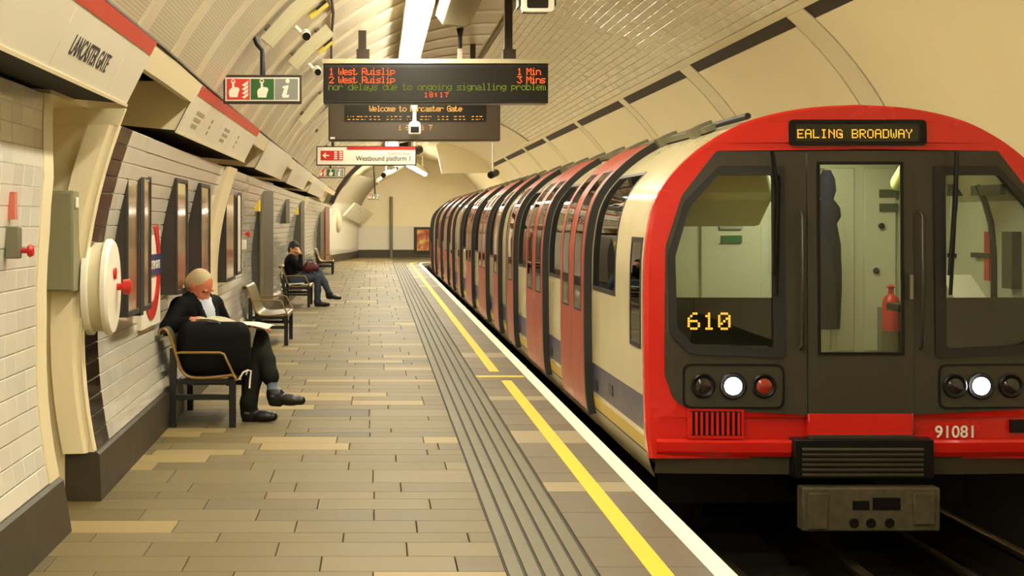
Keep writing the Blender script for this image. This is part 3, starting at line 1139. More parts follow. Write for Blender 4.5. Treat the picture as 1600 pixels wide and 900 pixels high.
# end door
d = MB(); d.plate(doorU, [rpoly(ccw(pp([(1278, 254), (1278, 552), (1410, 552), (1410, 254)])), .02, 3)], lambda u, z, t: (TX+u, FY-.02+.03*max(0, z-1)**2+t, z), .04)
dr = d.build('end_door', M['t_dark'], car1, smooth=35)
g = MB(); g.plate(rect(-.25, .755, .258, 1.923), [], lambda u, z, t: (TX+u, FY+.03*max(0, z-1)**2+t, z), .006)
g.build('door_window', M['glass_cab'], dr)
f = MB(); f.plate(rect(-.262, .744, .27, 1.935), [rect(-.243, .763, .251, 1.916)], lambda u, z, t: (TX+u, FY-.028+.03*max(0, z-1)**2+t, z), .012)
f.build('door_window_seal', M['t_black'], dr)
k_ = MB(); k_.plate(rect(-.322, .245, .326, .385), [], lambda u, z, t: (TX+u, FY-.024+t, z), .045)
k_.build('red_kick_panel', M['t_red'], dr, bevel=.006)
h = MB(); h.tube([(TX+u, FY-.05, z) for u, z in ((.305, 1.09), (.305, 1.24))], .012, 8)
h.build('door_handle', M['steel_grey'], dr, smooth=60)
# grab rails, wipers
for x, ya, yb in ((1251, 330, 545), (1438, 330, 545)):
    u, za = px(x, ya); _, zb = px(x, yb)
    q = MB(); q.tube([(TX+u, FY+.0, za), (TX+u, FY-.05, za-.03), (TX+u, FY-.05, zb+.03), (TX+u, FY+.0, zb)], .013, 8)
    q.build('grab_rail', M['t_dark'], car1, smooth=60)
for L in (((1203, 236), (1211, 300), (1207, 430)), ((1490, 236), (1487, 320), (1478, 430))):
    q = MB()
    P = [px(*p) for p in L]
    q.tube([(TX+u, FY-.055, z) for u, z in P], [.012, .016, .010], 6)
    q.tube([(TX+P[1][0]+.012, FY-.045, P[1][1]+.1), (TX+P[2][0]+.012, FY-.045, P[2][1]-.12)], .012, 6)
    q.build('wiper', M['t_black'], car1, smooth=60)
# lamp clusters
for x0, x1, lamps in ((1070, 1223, ((1099, 17, 'lamp_off'), (1145, 19, 'lamp_on'), (1193, 17, 'lamp_red'))), (1468, 1622, ((1491, 17, 'lamp_off'), (1532, 19, 'lamp_on'), (1580, 17, 'lamp_off')))):
    P = rpoly(ccw(pp([(x0, 571), (x0, 637), (x1, 637), (x1, 571)])), .05, 4)
    mb = MB(); mb.plate(inset(P, -.008), [inset(P, .004)], lambda u, z, d: F(u, z, d-.022), .03)
    mb.plate(P, [], lambda u, z, d: F(u, z, d-.018), .02, 1)
    cl = mb.build('lamp_cluster', [M['t_black'], M['t_dark']], car1, smooth=35)
    for x, r, m in lamps:
        u, z = px(x, 603)
        o = Vector(F(u, z, -.018))
        r = r/254
        bz = MB(); bz.lathe([(r*.96, -.0), (r*1.12, 0), (r*1.12, .012), (r*1.0, .018), (r*.96, .016)], o, (0, -1, 0), 24)
        lp = MB(); lp.lathe([(r*.97, .002), (r*.8, .014), (r*.45, .022), (0, .024)], o, (0, -1, 0), 24)
        lamp = lp.build({'lamp_on': 'headlight', 'lamp_red': 'tail_light', 'lamp_off': 'unlit_lamp'}[m], M[m], cl, smooth=60)
        bz.build('lamp_bezel', M['t_black'], cl, smooth=40)
# grille
u0, z1 = px(1078, 642); u1, z0 = px(1160, 683)
gb = MB(); gb.plate(rect(u0, z0, u1, z1), [], lambda u, z, d: F(u, z, d-.006), .01)
gr = gb.build('air_grille', M['t_black'], car1)
for k in range(10):
    a = u0+(u1-u0)*(k+.12)/10
    bmr = MB(); bmr.plate(rect(a, z0+.01, a+(u1-u0)*.045, z1-.01), [], lambda u, z, d: F(u, z, d-.018), .014)
    bmr.build('grille_bar', M['t_red'], gr)
fb = MB(); fb.plate(rect(u0-.01, z0-.012, u1+.01, z1+.01), [rect(u0+.004, z0+.006, u1-.004, z1-.004)], lambda u, z, d: F(u, z, d-.014), .012)
fb.build('grille_frame', M['t_red'], gr)
# lower red valance with crease and dark skirt
for a, b in ((-1.24, -.36), (.36, 1.24)):
    v = MB()
    rows = []
    for u in np.linspace(a, b, 8):
        ff = lambda z, d: F(u, z, d)
        rows.append([ff(.222, -.002), ff(.205, -.02), ff(.18, -.018), ff(.145, -.012), ff(.115, .01), ff(.115, .06)])
    v.grid(rows)
    v.build('red_valance', M['t_red'], car1, smooth=25)
    s = MB()
    rows = [[F(u, .13, .03), F(u, .0, .05), F(u, -.005, .3)] for u in np.linspace(a*1.0, b*1.0, 8)]
    s.grid(rows)
    s.build('dark_skirt', M['t_skirt'], car1, smooth=25)
text_obj('fleet_number', '91081', .105, lambda x, y, z: F(px(1461, 684)[0]+x, px(1461, 684)[1]+y, -.004-z), M['white_paint'], car1)
bx = MB(); a = px(1581, 677); b = px(1604, 657)
bx.plate(rect(a[0], a[1], b[0], b[1]), [], lambda u, z, d: F(u, z, d-.012), .02); bx.build('socket_cover', M['t_black'], car1)
# step plate with louvres, under the door
st = MB(); st.box((TX-.42, FY-.06, -.01), (TX+.44, FY+.1, .235)); sp_ = st.build('step_housing', M['t_black'], car1, bevel=.01)
for k in range(6):
    l = MB(); z = .005+k*.031
    l.cbox((TX+.0, FY-.068, z+.012), (.74, .02, .012), rot=Matrix.Rotation(.5, 3, 'X')); l.build('louvre', M['t_skirt'], sp_)
ls = MB(); ls.box((TX-.32, FY-.05, .236), (TX+.32, FY+.02, .256)); ls.build('step_lip', M['t_dark'], car1)
# coupler
cp = MB(); cp.box((TX-.380, FY-.10, -.322), (TX+.462, FY+.02, -.055))
co = cp.build('coupler_head', M['t_coupler'], car1, bevel=.012)
for x0, y0_, x1, y1_ in ((1355, 773, 1398, 792), (1324, 778, 1350, 792)):
    a, b = px(x0, y1_), px(x1, y0_)
    q = MB(); q.box((TX+a[0], FY-.104, a[1]), (TX+b[0], FY-.09, b[1])); q.build('coupler_recess', M['t_black'], co)
for x in (1326, 1352, 1381):
    u, z = px(x, 812)
    q = MB(); q.lathe([(0, 0), (.026, 0), (.03, .008), (.018, .01), (.0, .004)], (TX+u, FY-.10, z), (0, -1, 0), 14); q.build('coupler_contact', M['t_black'], co, smooth=40)
for x0, y0_, x1, y1_ in ((1255, 765, 1286, 822), (1418, 765, 1452, 815)):
    a, b = px(x0, y1_), px(x1, y0_)
    q = MB(); q.box((TX+a[0], FY-.115, a[1]), (TX+b[0], FY-.09, b[1])); q.build('coupler_plate', M['t_coupler'], co, bevel=.008)
sh_ = MB(); sh_.box((TX-.16, FY+.2, -.28), (TX+.2, FY+1.2, -.1)); sh_.build('coupler_shank', M['t_black'], car1)
# destination box and train number
db = MB(); db.plate(rpoly(rect(-.425, 2.035, .425, 2.195), .03, 3), [rect(-.385, 2.06, .385, 2.172)], lambda u, z, d: F(u, z, d-.016), .03)
do = db.build('destination_frame', M['t_black'], car1)
pn = MB(); pn.plate(rect(-.41, 2.05, .41, 2.182), [], lambda u, z, d: F(u, z, d+.02), .01)
pn.build('destination_panel', M['t_black'], do)
L_ = MB(); dots(L_, 'EALING BROADWAY', -.365, 2.082, .0080, lambda x, y, z: F(x, y, .016))
L_.build('destination_lettering', M['led_amber'], do, fix=False)['kind'] = 'stuff'
gp = MB(); gp.plate(rect(-.385, 2.06, .385, 2.172), [], lambda u, z, d: F(u, z, d-.004), .004); gp.build('destination_glass', M['glass_cab'], do)
L_ = MB(); a = px(1077, 516); dots(L_, '610', a[0], a[1], .0155, lambda x, y, z: F(x, y, .012))
L_.build('train_number_lettering', M['led_amber'], car1, fix=False)['kind'] = 'stuff'
# cab interior
ci = MB()
bk_ = [(u*.965, z*.985) for u, z in PR if z > .05]
ci.plate(ccw(bk_+[(-u, z) for u, z in bk_[::-1]][1:]), [], lambda u, z, d: (TX+u, 10.55+d, z), .05)   # bulkhead
ci.box((TX-1.22, 9.7, .05), (TX-1.19, 10.55, .75)); ci.box((TX+1.15, 9.3, .05), (TX+1.18, 10.55, 1.7))
ci.box((TX-1.2, 9.3, .02), (TX+1.2, 10.6, .05))
ci.build('cab_bulkhead', M['t_inner'], car1)
cc = MB(); cc.box((TX-.72, 9.3, 2.06), (TX+.72, 10.58, 2.09)); cc.build('cab_ceiling', M['t_olive'], car1)
for a, b in ((-.98, -.42), (.46, .80)):
    hd = MB(); hd.cbox((TX+(a+b)/2, 9.68, 1.75 if a < 0 else 1.90), (b-a, .42, .30 if a < 0 else .10), rot=Matrix.Rotation(-.5, 3, 'X')); hd.build('cab_hood', M['t_olive'], car1, bevel=.04)
for x0, x1, y0_, y1_, nm in ((1095, 1190, 330, 560, 'bulkhead_door_panel'), (1298, 1335, 262, 548, 'bulkhead_centre_panel'), (1350, 1400, 262, 548, 'equipment_panel'), (1485, 1590, 300, 560, 'bulkhead_right_panel')):
    k = (10.55-0)/FY
    # place panels on the bulkhead so that they sit behind the windows
    ax = 590+(x0-590); X0 = (x0-590)/2300*10.53; X1 = (x1-590)/2300*10.53
    Z1 = 1.57-(y0_-345)/2300*10.53; Z0 = 1.57-(y1_-345)/2300*10.53
    q = MB(); q.box((X0, 10.525, Z0), (X1, 10.552, Z1)); q.build(nm, M['t_inner'], car1, bevel=.008)
def onb(x0, y0_, x1, y1_, nm, m, t=.012):
    X0, X1 = (x0-590)/2300*10.52, (x1-590)/2300*10.52
    Z1, Z0 = 1.57-(y0_-345)/2300*10.52, 1.57-(y1_-345)/2300*10.52
    q = MB(); q.box((X0, 10.52-t, Z0), (X1, 10.525, Z1)); return q.build(nm, m, car1)
onb(1127, 368, 1159, 379, 'green_notice', mat('green_notice', (34, 96, 46), .5))
onb(1124, 343, 1160, 358, 'grey_notice', mat('grey_notice', (150, 148, 140), .5))
q = MB(); sy = lambda x: 4.10*2300/(x-590)
bq = lambda x, y: (4.10, sy(x), 1.57-(y-345)/2300*sy(x))
def sidebox(x0, y0_, x1, y1_, nm, m, t=.03):
    a, b = bq(x0, y1_), bq(x1, y0_)
    q = MB(); q.box((4.115-t, b[1], a[2]), (4.118, a[1], b[2])); q.build(nm, m, car1)
q.tube([bq(1528, 292), bq(1540, 318), bq(1549, 350), bq(1553, 400), bq(1553, 470)], .022, 8); q.build('cab_conduit', M['t_black'], car1, smooth=60)
sidebox(1541, 362, 1549, 438, 'red_handle_strip', M['red_paint'])
sidebox(1576, 362, 1592, 450, 'dark_locker', M['t_dark'], .06)
sidebox(1520, 288, 1566, 306, 'switch_panel', mat('cab_green_panel', (56, 66, 40), .5), .03)
sidebox(1522, 396, 1552, 402, 'door_rail', M['t_black'], .04)
dk = mat('cab_dark_green', (56, 66, 40), .5)
onb(1374, 296, 1402, 308, 'notice_plate', dk); onb(1374, 318, 1402, 330, 'notice_plate', dk)
onb(1480, 288, 1545, 306, 'switch_panel', dk); onb(1480, 396, 1555, 402, 'cab_shelf', M['t_black'], .06)
onb(1371, 480, 1402, 548, 'cab_locker', M['steel_grey'], .1)
for x, y in ((1378, 353), (1370, 423), (1515, 424)):
    X, Z = (x-590)/2300*10.5, 1.57-(y-345)/2300*10.5
    q = MB(); q.lathe([(.02, 0), (.022, .02), (.0, .024)], (X, 10.525, Z), (0, -1, 0), 12); q.build('cab_knob', M['t_black'], car1, smooth=40)
X, Z = (1392-590)/2300*10.3, 1.57-(486-345)/2300*10.3
q = MB(); q.lathe([(0, -.14), (.055, -.14), (.06, -.12), (.06, .06), (.045, .10), (.02, .12), (.02, .16), (.035, .17), (0, .19)], (X, 10.3, Z), (0, 0, 1), 16)
q.build('fire_extinguisher', M['red_paint'], car1, smooth=40)
# dark coat on a hook behind the end door window
ct = MB()
cxs = (1296-590)/2300*10.2
prof = [(1.92, .02), (1.86, .055), (1.78, .06), (1.72, .04), (1.66, .085), (1.60, .09), (1.55, .065), (1.4, .10), (1.25, .115), (1.1, .10), (.82, .085)]
rows = []
for z, w in prof:
    rows.append([(cxs-.02+w*math.cos(t)*(1+.12*math.sin(3*t+z*9)), 10.2+.06*math.sin(t), z) for t in np.linspace(0, 2*PI, 17)[:-1]])
rows = [r+[r[0]] for r in rows]
ct.grid(rows); ct.add([p for p in rows[-1][:-1]], [tuple(range(16))]); ct.add([p for p in rows[0][:-1]], [tuple(range(16))])
ct.build('hanging_coat', mat('navy_coat', (17, 19, 32), .9, spec=.1), car1, smooth=60)
hk = MB(); hk.tube([(cxs-.02, 10.52, 1.94), (cxs-.02, 10.2, 1.92)], .012, 6); hk.build('coat_hook', M['steel_grey'], car1)
dsk = MB(); dsk.box((TX+.40, 9.3, .98), (TX+1.1, 9.75, 1.03)); dsk.box((TX-1.08, 9.3, .98), (TX-.45, 9.75, 1.03)); dsk.build('driver_desk', M['t_black'], car1, bevel=.01)
pap = MB(); pap.cbox((3.80, 9.55, 1.14), (.20, .3, .008), rot=Matrix.Rotation(.5, 3, 'X')); pap.build('paper_sheet', M['white_paint'], car1)
lt = MB(); lt.box((TX-.3, 9.7, 2.035), (TX+.3, 9.95, 2.06)); lt.build('added_cab_light', M['added_cab_glow'], car1)  # added glowing panel, no lamp seen, to brighten the cab
# ------------------------------------------------------------------ lights of the platform
M['tube'] = emitter('fluorescent_tube', TUBE_COL, TUBE_POWER)
M['lamp_body'] = mat('lamp_housing', (214, 208, 186), .4)
LX, LZ = .445, 3.84
lt = thing('light_run', 'continuous run of glowing fluorescent tubes along the vault above the platform', 'light', (LX, -12, 4.0))
hb = MB()
hb.box((LX-.15, -12.6, LZ+.072), (LX+.15, 58.5, LZ+.17))
hb.box((LX-.152, -12.6, LZ+.0), (LX-.125, 58.5, LZ+.1)); hb.box((LX+.125, -12.6, LZ+.0), (LX+.152, 58.5, LZ+.1))  # side flaps added to keep tube light off the ceiling
hb.build('light_housing', M['lamp_body'], lt)
tm = MB()
n = 12
rows = []
for yy in (0, 1.15):
    rows.append([(.105*math.cos(2*PI*k/n), yy, .068*math.sin(2*PI*k/n)) for k in range(n+1)])
tm.grid(rows); tm.add(rows[0][:-1], [tuple(range(n))]); tm.add(rows[1][:-1], [tuple(range(n))])
for y_ in range(51):
    eb_ = MB(); yy = 13.97-1.2*22+1.2*y_
    if 12 < yy < 26:
        eb_.box((LX-.112, yy-.008, LZ-.076), (LX+.112, yy+.026, LZ+.07)); eb_.build('tube_holder', M['steel_grey'], lt)
me_t = tm.mesh('fluorescent_tube', M['tube'], 40, fix=True)
y = 13.97-1.2*22+.035
while y < 57.5:  # tubes past the arch are added out of sight to light the end wall
    link_mesh('fluorescent_tube', me_t, lt, (0, y+12, LZ-4.0)); y += 1.2
e2 = thing('light_batten', 'short slanting fluorescent batten near the far end wall beyond the white sign', 'light', (1.5, 56, 3.5))
mb = MB(); mb.tube([(1.06, 50.6, 3.5), (1.95, 60.5, 3.5)], .09, 8); mb.build('fluorescent_tube', M['tube'], e2, smooth=60)
mb = MB(); mb.tube([(1.06, 50.6, 3.6), (1.95, 60.5, 3.6)], .12, 4); mb.build('light_housing', M['lamp_body'], e2)
mb = MB(); mb.tube([(1.2, 52, 3.6), (1.2, 52, 4.2)], .03, 6); mb.tube([(1.8, 59, 3.6), (1.8, 59, 4.2)], .03, 6); mb.build('hanger_rod', M['lamp_body'], e2)

# ------------------------------------------------------------------ station frieze boxes
FU = Vector((.165, 0, .33)); FL = FU.length; FUn = FU/FL
FN = Vector((FUn.z, 0, -FUn.x))
def ffr(y0, dx):
    # s along +Y, t up the slanted face
    return lambda s, t, d: (-1.36+dx+FUn.x*t+FN.x*d, y0+s, 2.2+FUn.z*t+FN.z*d)
def frieze(y0, y1, label, seams, stripe=None, name_text=None, texts=()):
    dx = xoff((y0+y1)/2)
    root = thing('station_fascia', label, 'fascia', (-1.5+dx, y0, 2.2), 'fascia boxes along the platform wall')
    b = MB()
    prof = [(-1.365, 2.205), (-1.203, 2.528), (-1.30, 2.55), (-1.66, 2.55), (-1.83, 2.25)]
    b.plate(prof[::-1], [], lambda x, z, d: (x+dx, y0+.02+d, z), y1-y0-.04)
    b.build('box_body', M['cream'], root)
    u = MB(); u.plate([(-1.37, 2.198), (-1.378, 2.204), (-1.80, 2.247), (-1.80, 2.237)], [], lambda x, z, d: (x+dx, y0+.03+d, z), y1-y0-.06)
    u.build('underside', M['shade_post_black'], root)  # black plate that paints the shade under the box
    cuts = [y0]+[y for y in seams if y0 < y < y1]+[y1]
    for a, c in zip(cuts, cuts[1:]):
        p = MB(); p.plate(rect(.003, 0, c-a-.003, FL), [], ffr(a, dx), .014)
        p.build('fascia_panel', M['enamel'], root, bevel=.003)
    e = MB(); e.plate(rect(0, -.012, y1-y0, .004), [], ffr(y0, dx), .022); e.build('bottom_lip', M['cream'], root)
    if stripe:
        r = MB(); r.plate(rect(0, FL-.075, stripe[1]-stripe[0], FL), [], ffr(stripe[0], dx), .018)
        r.build('red_stripe', M['red_enamel'], root)
    if name_text:
        ya, sz = name_text
        text_obj('station_name', 'LANCASTER GATE', sz, lambda x, y, z: ffr(ya, dx)(x, .095+y, .0155+z), M['dark_text'], root, squash=.8)
    for ya, s in texts:
        q = MB()
        rnd = random.Random(int(ya*10))
        for i in range(3):
            q.plate(rect(0, .07+i*.05, s*(.6+.4*rnd.random()), .10+i*.05), [], ffr(ya, dx), .0155)
        q.build('faded_print', mat('faded_print', (150, 136, 110), .6) if 'fp' not in M else M['fp'], root)
    return root
M['fp'] = mat('faded_line_print', (164, 148, 118), .6)
frieze(4.9, 7.9, 'cream fascia box reading LANCASTER GATE under a red stripe, nearest on the wall', [6.0, 7.3], (5.7, 7.87), (6.2, .125))
frieze(10.3, 15.5, 'long cream fascia box with red stripe and faded print, above the seated man', [11.3, 12.4, 13.4, 14.5], (10.4, 15.48), None, ((10.75, .45), (11.7, .12), (12.7, .5), (13.9, .12)))
frieze(17.5, 22.0, 'plain cream fascia box above the empty second bench', [18.3, 19.0, 20.5])
frieze(24.0, 29.5, 'plain cream fascia box above the woman on the third bench', [25.5, 27])
frieze(32.0, 40.0, 'farthest cream fascia box, high above the farthest bench', [34, 36, 38])
fs = MB()
rows = []
for y in ys(-13, 49, 2):
    o = xoff(y)
    rows.append([(-1.272+o, y, 2.40), (-1.207+o, y, 2.53), (-1.25+o, y, 2.562), (-1.34+o, y, 2.56), (-1.34+o, y, 2.42)])
fs.grid(rows+[]) ; fs.grid([[r[-1], r[0]] for r in rows])
struct('trim_3', fs, M['cream'])


# ------------------------------------------------------------------ wall furniture
def poster_mat(name, c1, c2, c3, sc):
    m = mat(name, c1, .08, coat=.6)
    nt = m.node_tree
    N, L = nt.nodes, nt.links
    g = N.new('ShaderNodeTexCoord')
    nz = N.new('ShaderNodeTexNoise'); nz.inputs['Scale'].default_value = sc
    cr = N.new('ShaderNodeValToRGB')
    cr.color_ramp.elements[0].color = (*lin(c1), 1); cr.color_ramp.elements[0].position = .38
    cr.color_ramp.elements[1].color = (*lin(c3), 1); cr.color_ramp.elements[1].position = .62
    e = cr.color_ramp.elements.new(.5); e.color = (*lin(c2), 1)
    L.new(g.outputs['Object'], nz.inputs['Vector']); L.new(nz.outputs['Fac'], cr.inputs[0]); L.new(cr.outputs[0], N['Principled BSDF'].inputs['Base Color'])
    return m
PM = [poster_mat('poster_art_a', (150, 130, 96), (110, 90, 64), (150, 84, 56), 3), poster_mat('poster_art_b', (170, 150, 110), (120, 96, 70), (96, 66, 50), 4)]
M['frame_dark'] = mat('poster_frame', (44, 37, 27), .6)
def poster(y0, y1, z0, z1, plane, label, m, parts=True):
    root = thing('poster_frame', label, 'poster frame', (plane-.1, y0, z0), 'framed posters along the tiled wall')
    b = MB(); b.box((-1.70+xoff(y0), y0, z0), (plane-.012, y1, z1)); b.build('backing_box', M['frame_dark'], root)
    f = MB(); f.plate(rect(y0, z0, y1, z1), [rect(y0+.035, z0+.035, y1-.035, z1-.035)], lambda a, z, d: (plane-.012+d, a, z), .02)
    f.build('frame', M['frame_dark'], root, bevel=.003)
    p = MB(); p.box((plane-.012, y0+.035, z0+.035), (plane-.002, y1-.035, z1-.035)); p.build('poster_sheet', m, root)
    return root
poster(9.12, 9.58, .97, 1.885, -1.555, 'narrow glossy brown poster nearest the white hose reel drum', PM[0])
poster(9.74, 10.08, .97, 1.885, -1.555, 'narrow glossy poster beside the red roundel sign', PM[1])
poster(11.3, 11.95, 1.0, 1.90, -1.545, 'framed poster just behind the seated man', PM[0])
poster(12.85, 13.55, .88, 1.90, -1.545, 'framed poster beside the cream pilaster, beyond the man', PM[1])
poster(15.5, 16.5, .92, 1.94, -1.60, 'framed poster just past the cream pilaster', PM[0])
poster(16.75, 17.25, .95, 1.9, -1.60, 'pale framed notice before the second bench', M['enamel'])
pst = MB(); pst.box((-1.69, 9.60, .95), (-1.545, 9.72, 1.89)); tag(pst.build('black_post', M['shade_post_black'], None, loc=(-1.6, 9.66, .95)), 'black upright strip between the two narrow glossy posters', 'post')
# roundel sign
rd = thing('roundel_sign', 'red ring station roundel with blue name bar on the tiled wall beside the posters', 'sign', (-1.6, 10.55, 1.2))
M['r_red'] = mat('roundel_red', (196, 40, 30), .3); M['r_blue'] = mat('roundel_blue', (34, 40, 92), .3)
yc, zc = 10.73, 1.25
yz = lambda x0: (lambda a, z, d: (x0+d, a, z))
q = MB(); q.plate(rect(10.28, .80, 11.18, 1.70), [], yz(-1.71), .06); q.build('white_board', M['white_paint'], rd, bevel=.004)
q = MB(); q.plate(circ(yc, zc, .40, 32), [circ(yc, zc, .27, 32)], yz(-1.652), .012); q.build('red_ring', M['r_red'], rd)
q = MB(); q.plate(rect(10.30, zc-.075, 11.16, zc+.075), [], yz(-1.652), .02); br = q.build('blue_bar', M['r_blue'], rd)
text_obj('station_name', 'LANCASTER GATE', .085, lambda x, y, z: (-1.631+z, 10.36+x, zc-.03+y), M['white_paint'], br, squash=.96)
# hose reel drum
hr = thing('hose_reel', 'round white fire hose reel drum with red valve on the tiled wall', 'hose reel', (-1.64, 8.46, 1.19))
ax = Vector((1, .02, 0)).normalized()
o = Vector((-1.665, 8.46, 1.19))
q = MB(); q.lathe([(.0, 0), (.255, 0), (.255, .105), (.0, .105)], o, ax, 36); q.build('drum', mat('drum_grey', (206, 196, 160), .4), hr, smooth=40)
q = MB(); q.lathe([(.262, .105), (.276, .112), (.276, .135), (.262, .150), (.10, .162), (0, .164)], o, ax, 36); q.build('cover_disc', M['white_paint'], hr, smooth=30)
q = MB(); q.lathe([(.262, -.0), (.276, .005), (.276, .035), (.262, .042)], o, ax, 36); q.build('rear_rim', M['white_paint'], hr, smooth=30)
q = MB(); q.lathe([(.03, .16), (.034, .175), (.0, .18)], o+Vector((0, -.07, .08)), ax, 14); q.build('red_cap', M['red_paint'], hr, smooth=40)
q = MB(); q.lathe([(.02, .16), (.02, .20), (.042, .20), (.046, .235), (.03, .245), (0, .245)], o+Vector((0, .02, -.0)), ax, 16); q.build('red_valve', M['red_paint'], hr, smooth=40)
# grey cabinet in the niche
gc = thing('wall_cabinet', 'flat grey-green metal cabinet fixed in the cream niche', 'cabinet', (-1.75, 8.2, 1.2))
q = MB(); q.box((-1.86, 8.06, 1.18), (-1.665, 8.246, 1.735)); cbx = q.build('cabinet_body', M['greybox'], gc, bevel=.006)
q = MB(); q.plate(rect(-1.85, 1.19, -1.675, 1.725), [], lambda x, z, d: (x, 8.05+d, z), .014); q.build('cabinet_door', M['greybox'], gc, bevel=.004)
q = MB(); q.box((-1.664, 8.09, 1.64), (-1.650, 8.13, 1.70)); q.build('latch', M['white_paint'], gc, bevel=.004)
# emergency plunger on the near wall
ep = thing('emergency_plunger', 'small grey box with a round red push knob on the nearest tiled wall', 'emergency button', (-1.64, 6.63, 1.4))
q = MB(); q.box((-1.67, 6.59, 1.40), (-1.605, 6.65, 1.545)); q.build('switch_box', M['steel_grey'], ep, bevel=.006)
q = MB(); q.lathe([(.012, 0), (.012, .03), (.026, .032), (.03, .042), (.022, .056), (0, .06)], (-1.606, 6.63, 1.435), (1, 0, 0), 20); q.build('red_knob', M['red_paint'], ep, smooth=40)
q = MB(); q.box((-1.68, 6.62, 1.575), (-1.632, 6.67, 1.70)); q.build('red_label', mat('pink_label', (206, 110, 88), .4), ep)
# second plunger far along the wall
ep2 = thing('emergency_plunger', 'tiny red knob over a white box, just before the dark slate panel', 'emergency button', (-1.72, 18.9, 1.3))
q = MB(); q.box((-1.77, 18.85, 1.2), (-1.69, 18.97, 1.32)); q.build('switch_box', M['white_paint'], ep2, bevel=.006)
q = MB(); q.lathe([(.02, 0), (.02, .03), (.045, .032), (.05, .05), (0, .07)], (-1.70, 18.9, 1.40), (1, 0, 0), 16); q.build('red_knob', M['red_paint'], ep2, smooth=40)
# tall dark passage panels
M['slate'] = mat('slate_panel', (72, 70, 58), .45)
def tall(y0, y1, z0, z1, plane, label, tube=True, m='slate'):
    r = thing('passage_panel', label, 'panel', (plane-.08, y0, z0))
    b = MB(); b.box((-1.72+xoff(y0), y0, z0), (plane, y1, z1)); b.build('panel_board', M[m], r, bevel=.008)
    if tube:
        t = MB(); t.tube([(plane-.03, y0-.035, z0), (plane-.03, y0-.035, z1)], .03, 10); t.build('corner_tube', M['steel_grey'], r, smooth=60)
    return r
tall(20.5, 22.4, .28, 2.14, -1.585, 'tall dark slate panel with a corner tube behind the second bench')
tall(26.2, 27.3, 1.52, 2.13, -1.63, 'short dark wall box high above the woman', False)
tall(31.5, 33.0, .28, 2.1, -1.64, 'tall dark slate panel just past the woman on the third bench', False)
tall(44.4, 47.0, .28, 2.18, -1.72, 'farthest tall dark passage panel, beside the brick-red upright', False)
M['brick_brown'] = mat('brick_brown', (122, 70, 48), .5, var=.1)
tall(47.1, 51.0, .28, 2.15, -1.66, 'brick-red upright panel at the far end of the tiled wall', False, 'brick_brown')
for y, plane, l in ((21.0, -1.60, 'small yellow sign on the dark panel behind the second bench'), (31.8, -1.655, 'small yellow sign on the dark panel past the woman')):
    q = MB(); q.box((plane-.14, y-.9, 1.70), (plane-.02, y-.62, 1.86)); tag(q.build('yellow_sign', M['yellow_line'], None, loc=(plane-.08, y-.75, 1.7)), l, 'sign')
# second reel near the end
hr2 = thing('hose_reel', 'far pale round hose reel on the wall near the end of the platform', 'hose reel', (-1.8, 56, 1.1))
q = MB(); q.lathe([(0, 0), (.42, 0), (.42, .3), (.36, .34), (0, .36)], (-1.78, 57.0, 1.55), (1, -.1, 0), 28); q.build('drum', M['speaker_grey'] if 'speaker_grey' in M else mat('reel_grey', (180, 172, 140), .5), hr2, smooth=40)
# fascia and pipe at the end
ef = MB()
ef.plate(rect(2.6, 1.95, LA-.1, 2.45), [], lambda s, z, d: tuple(Vector(afr(s, z, 0))+nvv*(d+.05+(z-1.95)*.5)-Vector((0, 0, s*.07))), .1)
tag(ef.build('end_fascia', M['enamel'], None, loc=(A+B)/2), 'sloping cream fascia box on the angled wall at the far end', 'fascia')
q = MB(); q.tube([(.58, 62.85, 0), (.58, 62.85, 2.6)], .07, 10); tag(q.build('vertical_pipe', M['steel_grey'], None, smooth=60, loc=(.58, 62.85, 0)), 'vertical pipe up the far end wall', 'pipe')
q = MB(); q.box((1.55, 62.9, .2), (2.3, 62.97, 1.3)); eb = q.build('end_poster', M['frame_dark'], None, loc=(1.9, 62.9, .2)); tag(eb, 'small framed poster on the end wall beside the train', 'poster frame')
q = MB(); q.box((1.68, 62.86, .3), (2.2, 62.91, 1.2)); q.build('poster_sheet', poster_mat('poster_art_c', (210, 190, 90), (190, 120, 90), (160, 80, 60), 3), eb)

# ------------------------------------------------------------------ hanging signs
M['board_dark'] = mat('indicator_black', (26, 22, 12), .35)
M['glass_dark'] = mat('indicator_window', (28, 24, 12), .4, spec=.3)
M['led_red'] = emitter('led_red', (1, .09, .02), 1.2)
M['led_green'] = emitter('led_green', (.30, .38, .03), .36)
M['led_orange'] = emitter('led_orange', (1, .42, .08), .8)
M['alu'] = mat('aluminium_trim', (206, 196, 160), .3, metal=.3)
def at(x, y, Y):
    return ((x-590)*Y/2300, 1.57-(y-345)*Y/2300)
Yb = 16.4
ib_ = thing('next_train_indicator', 'large black next train indicator with red and green dot letters, hung on two poles', 'indicator', (.65, Yb+.15, 2.9))
x0, z1 = at(505, 99, Yb); x1, z0 = at(857, 161, Yb); _, zt = at(0, 92, Yb)
q = MB(); q.box((x0, Yb+.02, z0), (x1, Yb+.3, z1)); q.build('case', M['board_dark'], ib_, bevel=.01)
for k in range(3):
    a = x0+.015+(x1-x0-.03)*(0, .27, .76)[k]; b = x0+.015+(x1-x0-.03)*(.27, .76, 1)[k]
    q = MB(); q.box((a+.003, Yb+.008, z0+.03), (b-.003, Yb+.021, z1-.045)); q.build('window_panel', M['glass_dark'], ib_)
q = MB(); q.box((x0-.01, Yb-.01, z1), (x1+.01, Yb+.31, zt)); q.build('top_trim', M['alu'], ib_)
F1 = lambda x, z, d: (x, Yb+.005-d, z)
